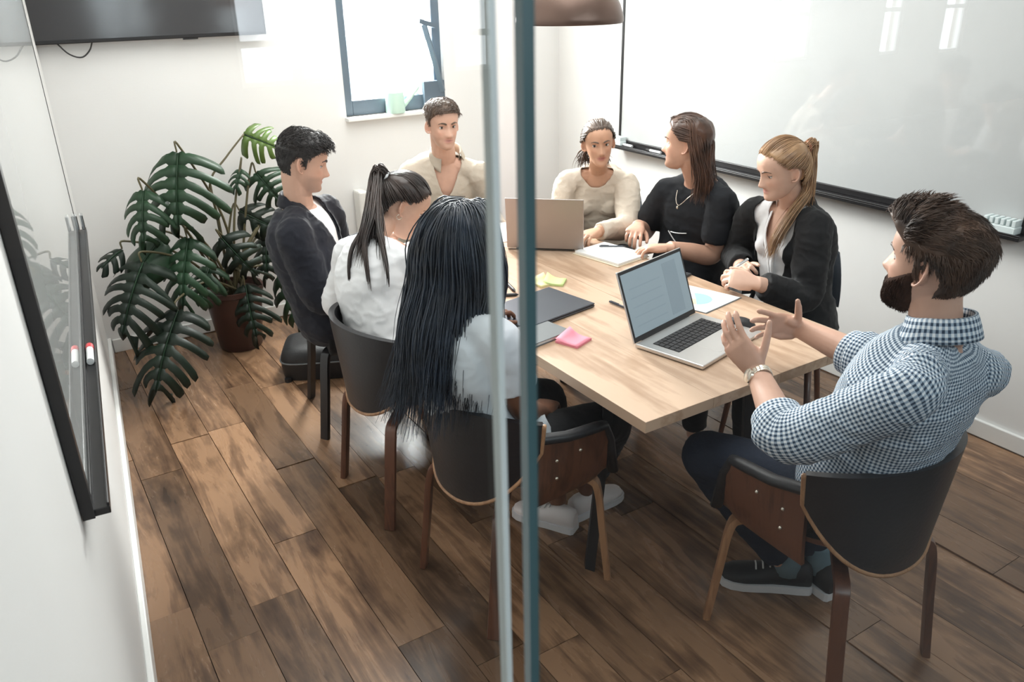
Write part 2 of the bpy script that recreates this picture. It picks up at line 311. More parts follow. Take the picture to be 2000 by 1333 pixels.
v, f, _ = tube([(2.285, YB+.0, 1.58), (2.335, YB+.0, 1.40), (2.385, YB+.0, 1.20)], [(.018, .02)]*3, 4, side=(1, 0, 0)); mb = MB().add(v, f)
mb.box((2.25, YB-.01, 1.575), (2.36, YB+.02, 1.60), X=Matrix.Translation((2.305, YB, 1.5875)) @ Matrix.Rotation(.28, 4, 'Y') @ Matrix.Translation((-2.305, -YB, -1.5875)))
mb.obj('window_stay', MT['frame'], wi)
MB().box((2.26, YB+.0, WZ0+.005), (WX1, YB+.03, WZ0+.16)).obj('sash_rail', MT['frame'], wi, bevel=.004)
# outside: pale building and bare branch
b = empty('building', (2.6, 10.4, -3), 'pale apartment building seen through the window, bleached by daylight', 'building')
MB().box((-4, 10.4, -3), (9, 13, 7)).obj('facade_wall', MT['facade'], b)
for ix in range(-3, 8):
    for iz in range(-1, 5):
        x, z = .4+ix*1.15, .2+iz*1.5
        fr = MB().box((x-.03, 10.36, z-.03), (x+.63, 10.4, z+1.03)).obj('facade_window', MT['sill'], b)
        MB().box((x, 10.34, z), (x+.6, 10.362, z+1.0)).obj('pane', MT['fwin'], fr)
MB().box((-4, 10.28, 1.42), (9, 10.4, 1.55)).obj('ledge', MT['facade'], b)
br = MB()
for p in ([(2.3, 5.3, 2.6), (2.55, 5.35, 2.1), (2.75, 5.4, 1.78)], [(2.5, 5.34, 2.2), (2.6, 5.3, 2.0), (2.62, 5.3, 1.78)], [(2.55, 5.35, 2.1), (2.85, 5.4, 2.0), (3.0, 5.4, 1.95)], [(2.75, 5.4, 1.78), (2.85, 5.4, 1.6)], [(2.3, 5.3, 2.6), (2.25, 5.3, 3.2)]):
    q = spline(p, 8); v, f, _ = tube(q, list(np.linspace(.018, .006, 8)), 6); br.add(v, f)
tag(br.obj('tree_branch', MT['branch'], smooth=True, loc=(2.3, 5.3, 3.2)), 'bare dark tree branch hanging outside the right side of the window', 'branch')
# radiator under the window
rd = empty('radiator', (2.15, YB-.06, .12), 'cream panel radiator on the back wall beneath the window', 'radiator')
MB().box((1.80, YB-.085, .14), (2.55, YB-.065, .665)).obj('front_panel', MT['rad'], rd, bevel=.006)
MB().box((1.80, YB-.045, .14), (2.55, YB-.025, .665)).obj('rear_panel', MT['rad'], rd, bevel=.004)
MB().box((1.745, YB-.10, .12), (1.80, YB-.005, .69)).obj('side_cover', MT['rad'], rd, bevel=.012)
mb = MB()
for i in range(36): x = 1.81+i*.0205; mb.box((x, YB-.064, .66), (x+.006, YB-.046, .672))
mb.obj('top_grille', MT['rad'], rd)
v, f, _ = tube([(2.58, YB-.05, .6), (2.62, YB-.05, .6), (2.62, YB-.05, 0)], [.009]*3, 8); MB().add(v, f).obj('pipe', MT['rad'], rd)
# glass partition in front of the camera
gl = struct(empty('wall_front', (0, .4, 0))); gl['_org'] = (0, .4, 0)
MB().box((-.10, .400, .03), (.2405, .412, 2.9)).obj('glass_pane', MT['glass'], gl)
MB().box((.2705, .400, .03), (3.24, .412, 2.9)).obj('glass_pane', MT['glass'], gl)
MB().box((.2405, .403, .03), (.2455, .412, 2.9)).obj('glass_edge', MT['pale'], gl)
MB().box((.2625, .403, .03), (.2705, .412, 2.9)).obj('glass_edge', MT['teal'], gl)
MB().box((-.12, .385, 0), (3.25, .427, .03)).obj('bottom_rail', MT['alu'], gl)
MB().box((-.12, .385, 2.9), (3.25, .427, 2.95)).obj('top_rail', MT['alu'], gl)
# corridor behind the camera: its window wall is what the glass mirrors
RY = -6.0; mb = MB(); wins = [(1.78, 2.57, 1.06), (3.70, 4.14, 1.06), (6.31, 6.80, .92), (7.15, 7.86, .90), (7.97, 8.52, .88), (9.92, 10.30, .84), (11.24, 11.72, .80)]
x = -3.2
for a, c, zs in wins:
    mb.box((x, RY-.2, 0), (a, RY, CEIL)); mb.box((a, RY-.2, 0), (c, RY, zs)); mb.box((a, RY-.2, 2.3), (c, RY, CEIL)); x = c
mb.box((x, RY-.2, 0), (14, RY, CEIL)); struct(mb.obj('wall_rear', MT['corr']))
for i, (a, c, zs) in enumerate(wins):
    q = struct(empty('window_%d' % (i+2), (a, RY, zs))); q['_org'] = (a, RY, zs)
    mb = MB().box((a, RY-.1, zs), (a+.04, RY-.03, 2.3)).box((c-.04, RY-.1, zs), (c, RY-.03, 2.3)).box((a, RY-.1, 1.36), (c, RY-.03, 1.41)).box((a, RY-.1, zs), (c, RY-.03, zs+.04))
    if i == 0: mb.box((2.20, RY-.1, zs), (2.31, RY-.03, 2.3))
    mb.obj('window_frame', MT['base'], q)
struct(MB().box((-3.4, -6.2, 0), (-3.2, .42, CEIL)).box((-3.4, .42, 0), (-.1, .5, CEIL)).obj('wall_corridor_left', MT['corr']))
struct(MB().box((14, -6.2, 0), (14.2, .42, CEIL)).box((XR, .40, 0), (14.2, .5, CEIL)).obj('wall_corridor_right', MT['corr']))
# whiteboards
wb = empty('whiteboard', (XR, 2.7, .88), 'large glossy whiteboard with black pen tray on the right wall', 'whiteboard')
MB().box((XR-.018, 1.50, .90), (XR-.002, 3.885, 2.25)).obj('board_surface', MT['board'], wb)
MB().box((XR-.024, 3.885, .88), (XR-.002, 3.90, 2.27)).obj('board_frame', MT['black'], wb)
MB().box((XR-.024, 1.485, .88), (XR-.002, 1.50, 2.27)).obj('board_frame', MT['black'], wb)
MB().box((XR-.024, 1.50, 2.25), (XR-.002, 3.885, 2.27)).obj('board_frame', MT['black'], wb)
MB().box((XR-.085, 1.47, .868), (XR-.002, 3.90, .885)).box((XR-.030, 1.47, .885), (XR-.018, 3.90, .915)).box((XR-.085, 1.47, .885), (XR-.079, 3.90, .892)).obj('pen_tray', MT['black'], wb, bevel=.003)
wl = empty('whiteboard', tuple(lw(0, 1, .88)), 'mirror-like glossy board with black frame on the left wall', 'whiteboard')
MB().box((.002, .0, .90), (.018, 2.22, 2.4), X=LX).obj('board_surface', mat('mirror_board', (.62, .63, .62), .02, spec=1.0), wl)
MB().box((.002, -.028, .87), (.024, 0, 2.4), X=LX).obj('board_frame', MT['black'], wl)
MB().box((.002, 2.22, .90), (.0195, 2.224, 2.4), X=LX).obj('board_frame', MT['black'], wl)
MB().box((.002, -.02, .868), (.052, 2.22, .884), X=LX).box((.018, -.02, .884), (.024, 2.22, .902), X=LX).box((.047, -.02, .884), (.052, 2.22, .893), X=LX).obj('pen_tray', MT['black'], wl, bevel=.002)
for dx in (.022, .044): MB().box((dx-.006, 2.17, .893), (dx+.007, 2.215, .955), X=LX).obj('board_clip', MT['chrome'], wl, bevel=.003)
def marker(p, d, body, cap, label, group=None, r=.008):
    o = empty('marker_pen', tuple(p), label, 'marker pen', group); d = nrm(d); p = np.array(p)
    v, f, _ = tube([p-d*.06, p+d*.03], [r, r], 12); MB().add(v, f).obj('barrel', MT[body], o, smooth=False, auto=40)
    v, f, _ = tube([p+d*.03, p+d*.055, p+d*.065], [r*1.12, r*1.1, r*.7], 12); MB().add(v, f).obj('cap', MT[cap], o, auto=40); return o
ld = nrm(np.array(LX.to_3x3() @ Vector((0, 1, 0))))
marker(lw(.036, .775, .8935), ld, 'white', 'red', 'white marker with red cap lying on the left board tray', r=.0095)
marker((XR-.05, 3.80, .8935), (0, 1, 0), 'white', 'black', 'white marker at far left end of right board tray')
marker((XR-.05, 3.55, .8935), (0, 1, 0), 'white', 'black', 'white marker beside the long-haired person on the right tray')
marker((XR-.055, 1.66, .8935), (.1, 1, 0), 'white', 'white', 'white marker at the near end of the right board tray')
for y, lb in ((3.86, 'small clear eraser box at the far end of the right board tray'), (1.56, 'clear eraser box at the near end of the right board tray')):
    e = empty('board_eraser', (XR-.05, y, .886), lb, 'eraser'); h = .055 if y < 2 else .05; l2 = .065 if y < 2 else .04
    MB().box((XR-.075, y-l2, .8855), (XR-.025, y+l2, .8855+h*.55)).obj('eraser_body', MT['plast'], e, bevel=.005)
    mb = MB()
    for i in range(6): mb.box((XR-.074, y-l2+.004+i*l2*.33, .8855+h*.55), (XR-.026, y-l2+.004+i*l2*.33+l2*.22, .8855+h))
    mb.obj('eraser_grip', MT['plast'], e, bevel=.002)
# wall screen with its cable
tv = empty('wall_screen', (.75, YB, 1.57), 'large black flat screen hung high on the back wall', 'television')
MB().box((.20, YB-.075, 1.575), (1.335, YB-.045, 2.22)).obj('housing', MT['black'], tv, bevel=.004)
MB().box((.212, YB-.078, 1.592), (1.323, YB-.0745, 2.208)).obj('screen_glass', MT['tv'], tv)
MB().box((.50, YB-.046, 1.7), (1.0, YB, 2.05)).obj('wall_bracket', MT['blackm'], tv)
MB().box((.92, YB-.07, 1.568), (.99, YB-.05, 1.576)).obj('sensor', MT['black'], tv)
q = spline([(.36, YB-.055, 1.578), (.40, YB-.055, 1.53), (.45, YB-.055, 1.512), (.49, YB-.055, 1.54), (.51, YB-.055, 1.58)], 16); v, f, _ = tube(q, [.0035]*16, 6); MB().add(v, f).obj('cable', MT['cable'], tv, smooth=True)
# pendant lamp above the table
pl = empty('pendant_lamp', (1.735, 2.375, 2.95), 'brown copper dome pendant lamp hanging over the table', 'lamp')
prof = [(.178, 1.668), (.182, 1.674), (.181, 1.688), (.170, 1.725), (.148, 1.765), (.115, 1.80), (.076, 1.828), (.038, 1.845), (.022, 1.86), (.02, 1.92), (.0, 1.925)]
th = np.linspace(0, 2*PI, 40, endpoint=False)
out = np.array([[(1.735+r*math.cos(t), 2.375+r*math.sin(t), z) for t in th] for r, z in prof]); inn = np.array([[(1.735+max(r-.005, 0)*math.cos(t), 2.375+max(r-.005, 0)*math.sin(t), z-.004) for t in th] for r, z in prof[1:8]])
MB().grid(out, wrap=True).grid(inn, wrap=True, flip=True).obj('lamp_shade', MT['shade'], pl, smooth=True)
v, f, _ = tube([(1.735, 2.375, 1.92), (1.735, 2.375, 2.94)], [.004]*2, 8); MB().add(v, f).obj('cord', MT['cable'], pl)
v, f = ellipsoid((1.735, 2.375, 1.765), (.03, .03, .04)); MB().add(v, f).obj('bulb', MT['white'], pl, smooth=True)
v, f, _ = tube([(1.735, 2.375, 2.92), (1.735, 2.375, 2.95)], [.05, .05], 20); MB().add(v, f).obj('ceiling_rose', MT['shade'], pl)
# unseen panel added to go with the ceiling fill
cl = empty('added_ceiling_panel', (1.6, 2.7, 2.93), 'unseen flat white panel added on the ceiling for the fill light', 'fill panel')
MB().box((.80, 1.35, 2.90), (2.4, 4.05, 2.95)).obj('fill_housing', MT['white'], cl)
# watering can on the sill
wc = empty('watering_can', (2.06, YB-.02, WZ0), 'mint green watering can with thin handle on the window sill', 'watering can')
cx, cy, cz = 2.06, YB-.01, WZ0
v, f, _ = tube([(cx, cy, cz), (cx, cy, cz+.005), (cx, cy, cz+.118), (cx, cy, cz+.120)], [.056, .058, .054, .050], 24); MB().add(v, f).obj('can_body', MT['mint'], wc, auto=40)
v, f, _ = tube(spline([(cx+.05, cy, cz+.035), (cx+.09, cy, cz+.07), (cx+.145, cy, cz+.125), (cx+.16, cy, cz+.14)], 8), list(np.linspace(.016, .008, 8)), 10); MB().add(v, f).obj('spout', MT['mint'], wc, smooth=True)
v, f, _ = tube(spline([(cx-.03, cy, cz+.115), (cx-.032, cy, cz+.165), (cx-.012, cy, cz+.185), (cx+.012, cy, cz+.178), (cx+.028, cy, cz+.115)], 14), [.0038]*14, 6); MB().add(v, f).obj('handle', MT['mint'], wc, smooth=True)
# ------------------------------------------------------------------ table
TX0, TX1, TY0, TY1, TZ = 1.272, 2.186, 1.388, 3.22, .74
tb = empty('meeting_table', (1.73, 2.3, 0), 'long light oak meeting table with black trestle legs', 'table')
e_ = [TX0, 1.52, 1.79, 2.0, TX1]
for i in range(4):
    MB().box((e_[i]+.0004, TY0, TZ-.034), (e_[i+1]-.0004, TY1, TZ-(.0 if i != 1 else .0004))).obj('tabletop_board', MT['oak'], tb, bevel=.0012)
def bar(a, b_, w_, h_, n=4):
    v, f, _ = tube([a, b_], [(w_/2*1.414, h_/2*1.414)]*2, 4, side=None); return v, f
for yy in (1.72, 2.9):
    mb = MB()
    for s in (-1, 1):
        a = V(1.73+s*.30, yy, TZ-.035); c = V(1.73+s*.37, yy+(.0), .0)
        v, f, _ = tube([a, c], [(.028, .018)]*2, 4, side=(0, 1, 0)); MB().add(v, f).obj('leg', MT['blackm'], tb)
    v, f, _ = tube([(1.42, yy, TZ-.06), (2.04, yy, TZ-.06)], [(.03, .03)]*2, 4, side=(0, 1, 0)); MB().add(v, f).obj('cross_beam', MT['blackm'], tb)
for s in (-1, 1):
    v, f, _ = tube([(1.73+s*.12, 1.72, TZ-.05), (1.73+s*.12, 2.9, .25)], [(.025, .02)]*2, 4, side=(1, 0, 0)); MB().add(v, f).obj('brace', MT['blackm'], tb)
# ------------------------------------------------------------------ chairs
def make_chair(loc, rz, label, group='chairs around the table', dark=False, scale=1.):
    X = Matrix.Rotation(rz, 4, 'Z')
    c = empty('plywood_chair', loc, label, 'chair', group); c['_org'] = (0, 0, 0); c.rotation_euler[2] = rz
    woodm, plym = (MT['walnut'], MT['ply']) if not dark else (MT['blackm'], MT['black'])
    # legs, bent ply: along under the seat then down
    for sx in (-1, 1):
        for sy in (-1, 1):
            p = spline([(sx*.05, sy*.06, .392), (sx*.13, sy*.13, .394), (sx*.175, sy*.172, .388), (sx*.193, sy*.188, .35), (sx*.20, sy*.205, .2), (sx*.208, sy*.228, 0.0)], 18)
            sd = nrm(V(-sy*sx*.7*sx, sx*.7*sx*sx, 0)) if False else nrm(V(sy, -sx, 0))
            v, f, _ = tube(p, [(.021, .0115)]*18, 8, side=sd, power=5); MB().add(v, f).obj('leg', woodm if sy < 0 and not dark else plym, c, auto=40)
    # seat shell with cushion
    def seat(u, t, dz): # u -1..1 across, t 0 back..1 front
        x = u*.225; y = -.20+t*.43; z = .425+.05*abs(u)**3+.035*(1-t)**3-.012*max(0, t-.8)*5*max(0, t-.8)
        return (x*(1-.06*abs(2*t-1)**4-.42*(1-t)**4), y, z+dz)
    us, ts = np.linspace(-1, 1, 15), np.linspace(0, 1, 12)
    G = np.array([[seat(u, t, 0) for u in us] for t in ts]); B = np.array([[seat(u, t, -.014) for u in us] for t in ts])
    def closed(G, B):
        mb = MB(); mb.grid(G); mb.grid(B, flip=True)
        top = np.vstack([G[0], G[1:, -1], G[-1, -2::-1], G[-2:0:-1, 0]]); bot = np.vstack([B[0], B[1:, -1], B[-1, -2::-1], B[-2:0:-1, 0]])
        mb.grid(np.array([bot, top]), wrap=True); return mb
    closed(G, B).obj('seat_shell', woodm, c, auto=50)
    C1 = np.array([[V(*seat(u*.95, .03+t*.94, .004+.026*(1-u**6)*(1-(2*t-1)**8))) for u in us] for t in ts]); C0 = np.array([[seat(u*.95, .03+t*.94, .001) for u in us] for t in ts])
    closed(C1, C0).obj('seat_cushion', MT['leather'], c, smooth=True)
    # wraparound back: black padded panel with a ply rim, wings in walnut
    def back(a, t, off, wing=0):  # a angle -1..1, t 0 bottom..1 top
        ang = a*1.16; r = .262+off+.035*t
        zb = .408+.20*abs(a)**2.6; zt = .745-.03*abs(a)**2
        if wing: zb = .40+.02*abs(a); zt = .60
        z = zb+(zt-zb)*t; return V(r*math.sin(ang)*1.0, .03-r*math.cos(ang)*.98, z)
    As, Ts = np.linspace(-1, 1, 29), np.linspace(0, 1, 9)
    G = np.array([[back(a, t, .010) for a in As] for t in Ts]); B = np.array([[back(a, t, -.012) for a in As] for t in Ts])
    closed(B, G).obj('backrest', MT['leather'], c, smooth=True)
    per = np.vstack([G[0], G[1:, -1], G[-1, -2::-1], G[-2:0:-1, 0]]); per = np.vstack([G[:, 0][::-1], G[0, 1:], G[1:, -1]])
    v, f, _ = tube(per, [.0062]*len(per), 6); MB().add(v, f).obj('rim', plym, c, smooth=True)
    for s in (-1, 1):
        def wing(u, t, off):  # u 0 rear .. 1 front
            y = -.075+u*.285; zt = .625-.03*u-.16*max(0, u-.82)/.18*(max(0, u-.82)/.18); zb = .405+.12*max(0, u-.75)*(u-.75)*4
            z = zb+(zt-zb)*t; x = .208+.045*t**.6*min(1, .45+u*1.6)-.014*u*u+off; return V(s*x, y, z)
        us2, ts2 = np.linspace(0, 1, 13), np.linspace(0, 1, 8)
        G = np.array([[wing(u, t, .007) for u in us2] for t in ts2]); B = np.array([[wing(u, t, -.006) for u in us2] for t in ts2])
        pn = (closed(G, B) if s < 0 else closed(B, G)).obj('side_panel', woodm, c, auto=50)
        G = np.array([[wing(u, .45+.6*t, -.006) for u in us2] for t in ts2]); B = np.array([[wing(u, .45+.6*t, -.034) for u in us2] for t in ts2])
        mb = (closed(G, B) if s < 0 else closed(B, G)); e = np.array([wing(u, 1.05, -.008) for u in us2]); v, f, _ = tube(e, [(.02, .016)]*13, 10); mb.add(v, f)
        mb.obj('arm_pad', MT['leather'], c, smooth=True)
        for u, t in ((.20, .72), (.22, .42), (.48, .80)):
            v, f = ellipsoid(wing(u, t, .008), (.0058, .0058, .0058), None, 10, 6); MB().add(v, f).obj('rivet', MT['gold'], c, smooth=True)
    return c
def copy_tree(o, loc, rz, label):
    r = o.copy(); COL.objects.link(r); r.location = loc; r.rotation_euler[2] = rz; r['label'] = label
    for ch in o.children:
        d = ch.copy(); COL.objects.link(d); d.parent = r
    return r
ch0 = make_chair((1.727, 1.11, 0), math.radians(0), 'walnut plywood chair at the near table end under the checked shirt person')
R90 = -PI/2
copy_tree(ch0, (1.142, 1.845, 0), R90+.06, 'walnut plywood chair under the person with very long black hair')
copy_tree(ch0, (1.115, 2.50, 0), R90+.02, 'walnut plywood chair under the person in white blouse with ponytail')
def make_slim_chair(loc, rz, label):
    c = empty('dining_chair', loc, label, 'chair', 'chairs around the table'); c['_org'] = (0, 0, 0); c.rotation_euler[2] = rz
    for sx in (-1, 1):
        for sy in (-1, 1):
            v, f, _ = tube([(sx*.13, sy*.13, .42), (sx*.175, sy*.185, 0)], [.015, .010], 10); MB().add(v, f).obj('leg', MT['walnut'], c, smooth=True)
    us, ts = np.linspace(-1, 1, 13), np.linspace(0, 1, 10)
    S = lambda dz: np.array([[((.205-.02*abs(2*t-1)**4)*u, -.19+.39*t, .43+.012*u*u+dz*(1-u**8)*(1-(2*t-1)**10)) for u in us] for t in ts])
    A_, B_ = S(.028), S(-.012); top_ = lambda G: np.vstack([G[0], G[1:, -1], G[-1, -2::-1], G[-2:0:-1, 0]])
    MB().grid(A_).grid(B_, flip=True).grid(np.array([top_(B_), top_(A_)]), wrap=True).obj('seat', MT['leather'], c, smooth=True)
    K = lambda off: np.array([[((.195-.03*t*t)*u, -.215-.05*t+.075*u*u+off, .56+.24*t-.03*t*u*u) for u in us] for t in np.linspace(0, 1, 8)])
    A_, B_ = K(.012), K(-.012); MB().grid(A_, flip=True).grid(B_).grid(np.array([top_(A_), top_(B_)]), wrap=True).obj('backrest', MT['slate'], c, smooth=True)
    for sx in (-1, 1):
        v, f, _ = tube(spline([(sx*.12, -.15, .42), (sx*.13, -.205, .47), (sx*.13, -.215, .62)], 10), [.010]*10, 8); MB().add(v, f).obj('back_post', MT['walnut'], c, smooth=True)
    return c
sc0 = make_slim_chair((2.545, 2.0, 0), PI/2+.55, 'dark slate chair under the blonde person by the right wall')
copy_tree(sc0, (2.62, 2.60, 0), PI/2+.3, 'dark slate chair under the person in black T-shirt')
copy_tree(sc0, (2.56, 3.20, 0), PI/2+.75, 'dark slate chair under the person in the beige sweater')
copy_tree(sc0, (1.80, 3.74, 0), PI, 'dark slate chair under the person in the open linen shirt')
make_chair((1.19, 3.19, 0), R90-.2, 'black chair with slim black legs under the person in the navy jacket', dark=True)
# ------------------------------------------------------------------ people
ZT = np.array([-1, -.93, -.82, -.7, -.55, -.4, -.2, 0, .2, .4, .6, .75, .87, .95, 1.])
HW = np.array([.012, .029, .041, .049, .057, .0625, .067, .070, .0735, .0755, .073, .065, .050, .032, .001])
HF = np.array([.064, .083, .089, .088, .0845, .085, .086, .083, .090, .0925, .087, .074, .053, .031, -.004])
HB = np.array([.050, .018, -.006, -.024, -.047, -.070, -.088, -.097, -.102, -.103, -.097, -.085, -.065, -.041, -.006])
def head_ring(z, n, th):
    w, yf, yb = (np.interp(z, ZT, A) for A in (HW, HF, HB)); y0 = (yf+yb)/2*.6-.006
    c, s = np.cos(th), np.sin(th)                      # th 0 = front, +x = right
    p = 2/2.35; x = w*np.sign(s)*abs(s)**p; cc = np.sign(c)*abs(c)**p
    y = np.where(c > 0, y0+(yf-y0)*cc, y0+(y0-yb)*cc)
    return np.stack([x, y, np.full_like(x, z*.115)], -1)
def head_grid(nz=50, n=64):
    zs = np.sin(np.linspace(-PI/2, PI/2, nz)); zs = np.clip(zs, -.999, .999); th = np.linspace(0, 2*PI, n, endpoint=False)
    G = np.array([head_ring(z, n, th) for z in zs])
    for _ in range(2): G[1:-1] = .5*G[1:-1]+.25*(G[:-2]+G[2:])
    return G, zs, th
def gau(a, s): return np.exp(-(a/s)**2)
def face_features(G, nose=1., jaw=1., lip=1.):
    G = G.copy(); x, y, z = G[..., 0], G[..., 1], G[..., 2]; fr = np.clip((y-.02)/.04, 0, 1)
    d = np.zeros_like(x)
    zt = np.clip((.018-z)/.055, 0, 1); pro = (.005+.0245*zt**1.25)*np.where(z < -.037, np.clip((z+.050)/.013, 0, 1), 1)*np.where(z > .010, np.clip((.024-z)/.014, 0, 1), 1)
    d += nose*pro*gau(x, .0085+.006*zt)
    d += nose*.006*gau(abs(x)-.0125, .006)*gau(z+.036, .008)
    d -= .0125*gau(abs(x)-.031, .0150)*gau(z-.005, .0110)
    d -= .003*gau(abs(x)-.017, .007)*gau(z-.008, .012)
    d += .0045*gau(abs(x)-.028, .020)*gau(z-.026, .008)
    d += .0035*gau(abs(x)-.046, .016)*gau(z+.022, .014)
    d += lip*.0055*gau(x, .017)*gau(z+.0550, .0042)+lip*.0062*gau(x, .015)*gau(z+.0665, .0046)-.0045*gau(x, .022)*gau(z+.0605, .0024)
    d -= .0025*gau(x, .006)*gau(z+.0475, .004)
    d -= .002*gau(x, .02)*gau(z+.078, .006)
    d += .0035*gau(x, .018)*gau(z+.096, .012)
    d -= .0035*gau(abs(x)-.043, .012)*gau(z+.062, .016)
    G[..., 1] += d*fr; G[..., 0] *= 1+(jaw-1)*np.clip(-z/.1, 0, 1); return G
def surf_y(x, z):
    w, yf, yb = (np.interp(z/.115, ZT, A) for A in (HW, HF, HB)); y0 = (yf+yb)/2*.6-.006
    return y0+(yf-y0)*max(0, 1-min(1, abs(x)/w)**2.35)**(1/2.35)
class Head:
    def __init__(s, c, yaw, pitch=0., roll=0., sc=1.):
        f = V(math.sin(math.radians(yaw)), math.cos(math.radians(yaw)), 0); r = V(f[1], -f[0], 0); u = V(0, 0, 1)
        p = math.radians(pitch); f, u = f*math.cos(p)-u*math.sin(p), u*math.cos(p)+f*math.sin(p)
        q = math.radians(roll); r, u = r*math.cos(q)-u*math.sin(q), u*math.cos(q)+r*math.sin(q)
        s.M = np.stack([r, f, u], 1)*sc; s.c = np.asarray(c, float); s.sc = sc
    def w(s, p): return s.c+np.asarray(p, float) @ s.M.T
    def l(s, p): return (np.asarray(p, float)-s.c) @ s.M/s.sc**2
def add_head(mb, H, nose=1., jaw=1., lip=1.):
    G, zs, th = head_grid(); G = face_features(G, nose, jaw, lip); W = H.w(G); a, b = W.shape[:2]; o = MB().grid(W, wrap=True)
    v = o.v+[tuple(W[0].mean(0)), tuple(W[-1].mean(0))]; f = list(o.f); k = len(v)
    for j in range(b): f.append((k-2, (j+1) % b, j)); f.append((k-1, (a-1)*b+j, (a-1)*b+(j+1) % b))
    mb.add(v, f)
    for s in (-1, 1):                                  # ears
        t = np.linspace(-.6, 3.9, 16); pts = []
        for k, a_ in enumerate(t): pts.append(V(s*(.0725+.012*max(0, math.cos(a_-2.2))+.004), -.014-.0155*math.sin(a_*1.0+.15)+.004, -.004+.0285*math.cos(a_-.25)))
        pts.append(V(s*.073, -.002, -.036)); v, f, _ = tube(H.w(np.array(pts)), [.0042*H.sc]*len(pts), 8); mb.add(v, f)
        X = H.M @ np.array(Matrix.Rotation(s*.45, 3, 'Z')); v, f = ellipsoid(H.w((s*.0735, -.016, -.006)), (.005, .014, .026), X, 12, 8); mb.add(v, f)
def add_eyes(H, root, lid, look=0., side=0., brow=None, brow_h=1., lash=True):
    """eyeball + lids each side; look: degrees down, side: degrees to the person's right"""
    for s in (-1, 1):
        mb = MB(); c = V(s*.031, surf_y(.031, .005)-.0162, .005); r = .0122
        d = nrm(V(math.sin(math.radians(side)), math.cos(math.radians(side)), -math.sin(math.radians(look))))
        X = np.stack([nrm(np.cross(d, V(0, 0, 1))), nrm(np.cross(np.cross(d, V(0, 0, 1)), d)), d], 1)
        def cap(rad, a0, a1, n=14, m=5):
            P = [[c+X @ (rad*V(math.sin(a)*math.cos(t), math.sin(a)*math.sin(t), math.cos(a))) for t in np.linspace(0, 2*PI, n, endpoint=False)] for a in np.linspace(a0, a1, m)]
            return np.array(P)
        mb.grid(H.w(cap(r, 1e-3, 1.7)), 0, wrap=True); mb.grid(H.w(cap(r*1.015, 1e-3, .50)), 1, wrap=True)
        up = 24-look*.85; lo = -30-look*.2
        def lidg(e0, e1, rad, mi):
            P = [[c+rad*V(math.cos(math.radians(e*(1-.35*abs(math.sin(t))**2 if e > -90 else 1)))*math.sin(t), math.cos(math.radians(e))*math.cos(t), math.sin(math.radians(e))) for t in np.linspace(-1.35, 1.35, 15)] for e in np.linspace(e0, e1, 6)]
            mb.grid(H.w(np.array(P)), mi)
        lidg(up, 88, r*1.12, 2); lidg(-88, lo, r*1.10, 2)
        if lash:
            e = [H.w(c+r*1.13*V(math.cos(math.radians(up))*math.sin(t), math.cos(math.radians(up))*math.cos(t), math.sin(math.radians(up)))) for t in np.linspace(-1.25, 1.25, 9)]
            v, f, _ = tube(e, [.0012*H.sc]*9, 5); mb.add(v, f, 3)
        mb.obj('eye', [MT['eyew'], MT['iris'], lid, MT['h_black']], root, smooth=True)
        if brow:
            P = [V(s*xx, surf_y(xx, zz)+.0030-(.0035 if xx > .035 else 0), zz) for xx, zz in ((.013, .0215), (.022, .026), (.032, .0285), (.041, .0275), (.050, .022))]
            v, f, _ = tube(H.w(spline(P, 12)), [(h*brow_h*H.sc, .0022*H.sc) for h in (.003, .0042, .0046, .0046, .0045, .0043, .004, .0036, .0032, .0027, .0022, .001)], 8, side=H.M[:, 2])
            MB().add(v, f).obj('eyebrow', MT[brow if isinstance(brow, str) else 'h_dark'], root, smooth=True)
# ---- hair
def hairline(th, front=.078, temple=.045, side=-.006, ear=.030, nape=-.082):
    a = np.abs((th+PI) % (2*PI)-PI)*180/PI
    return np.interp(a, [0, 28, 48, 60, 76, 82, 98, 112, 130, 180], [front, front-.002, temple+.015, temple, temple-.02, side, ear-.005, ear-.035, nape+.012, nape])
def hair_cap(H, line, thick, noise_amp=.0015, nseed=0.):
    G, zs, th = head_grid(60, 80); c = V(0, -.01, .01)
    Nn = G-c; Nn[..., 2] *= .8; Nn /= np.linalg.norm(Nn, axis=-1, keepdims=True)
    TH = np.broadcast_to(th, G.shape[:2]); Z = G[..., 2]; L = line(TH)
    mk = np.clip((Z-L+.004)/.012, 0, 1); mk = mk*mk*(3-2*mk)
    T = thick(G)
    T = T+noise_amp*np.array([[noise.noise(Vector((p[0]*70+nseed, p[1]*70, p[2]*30))) for p in row] for row in G])*2
    P = G+Nn*(mk*T-(1-mk)*.010)[..., None]
    return P, mk, Nn, G
def cap_obj(mb, H, P):
    W = H.w(P); a, b = W.shape[:2]; o = MB().grid(W, wrap=True); v = o.v+[tuple(W[0].mean(0)), tuple(W[-1].mean(0))]; f = list(o.f); k = len(v)
    for j in range(b): f.append((k-2, (j+1) % b, j)); f.append((k-1, (a-1)*b+j, (a-1)*b+(j+1) % b))
    mb.add(v, f)
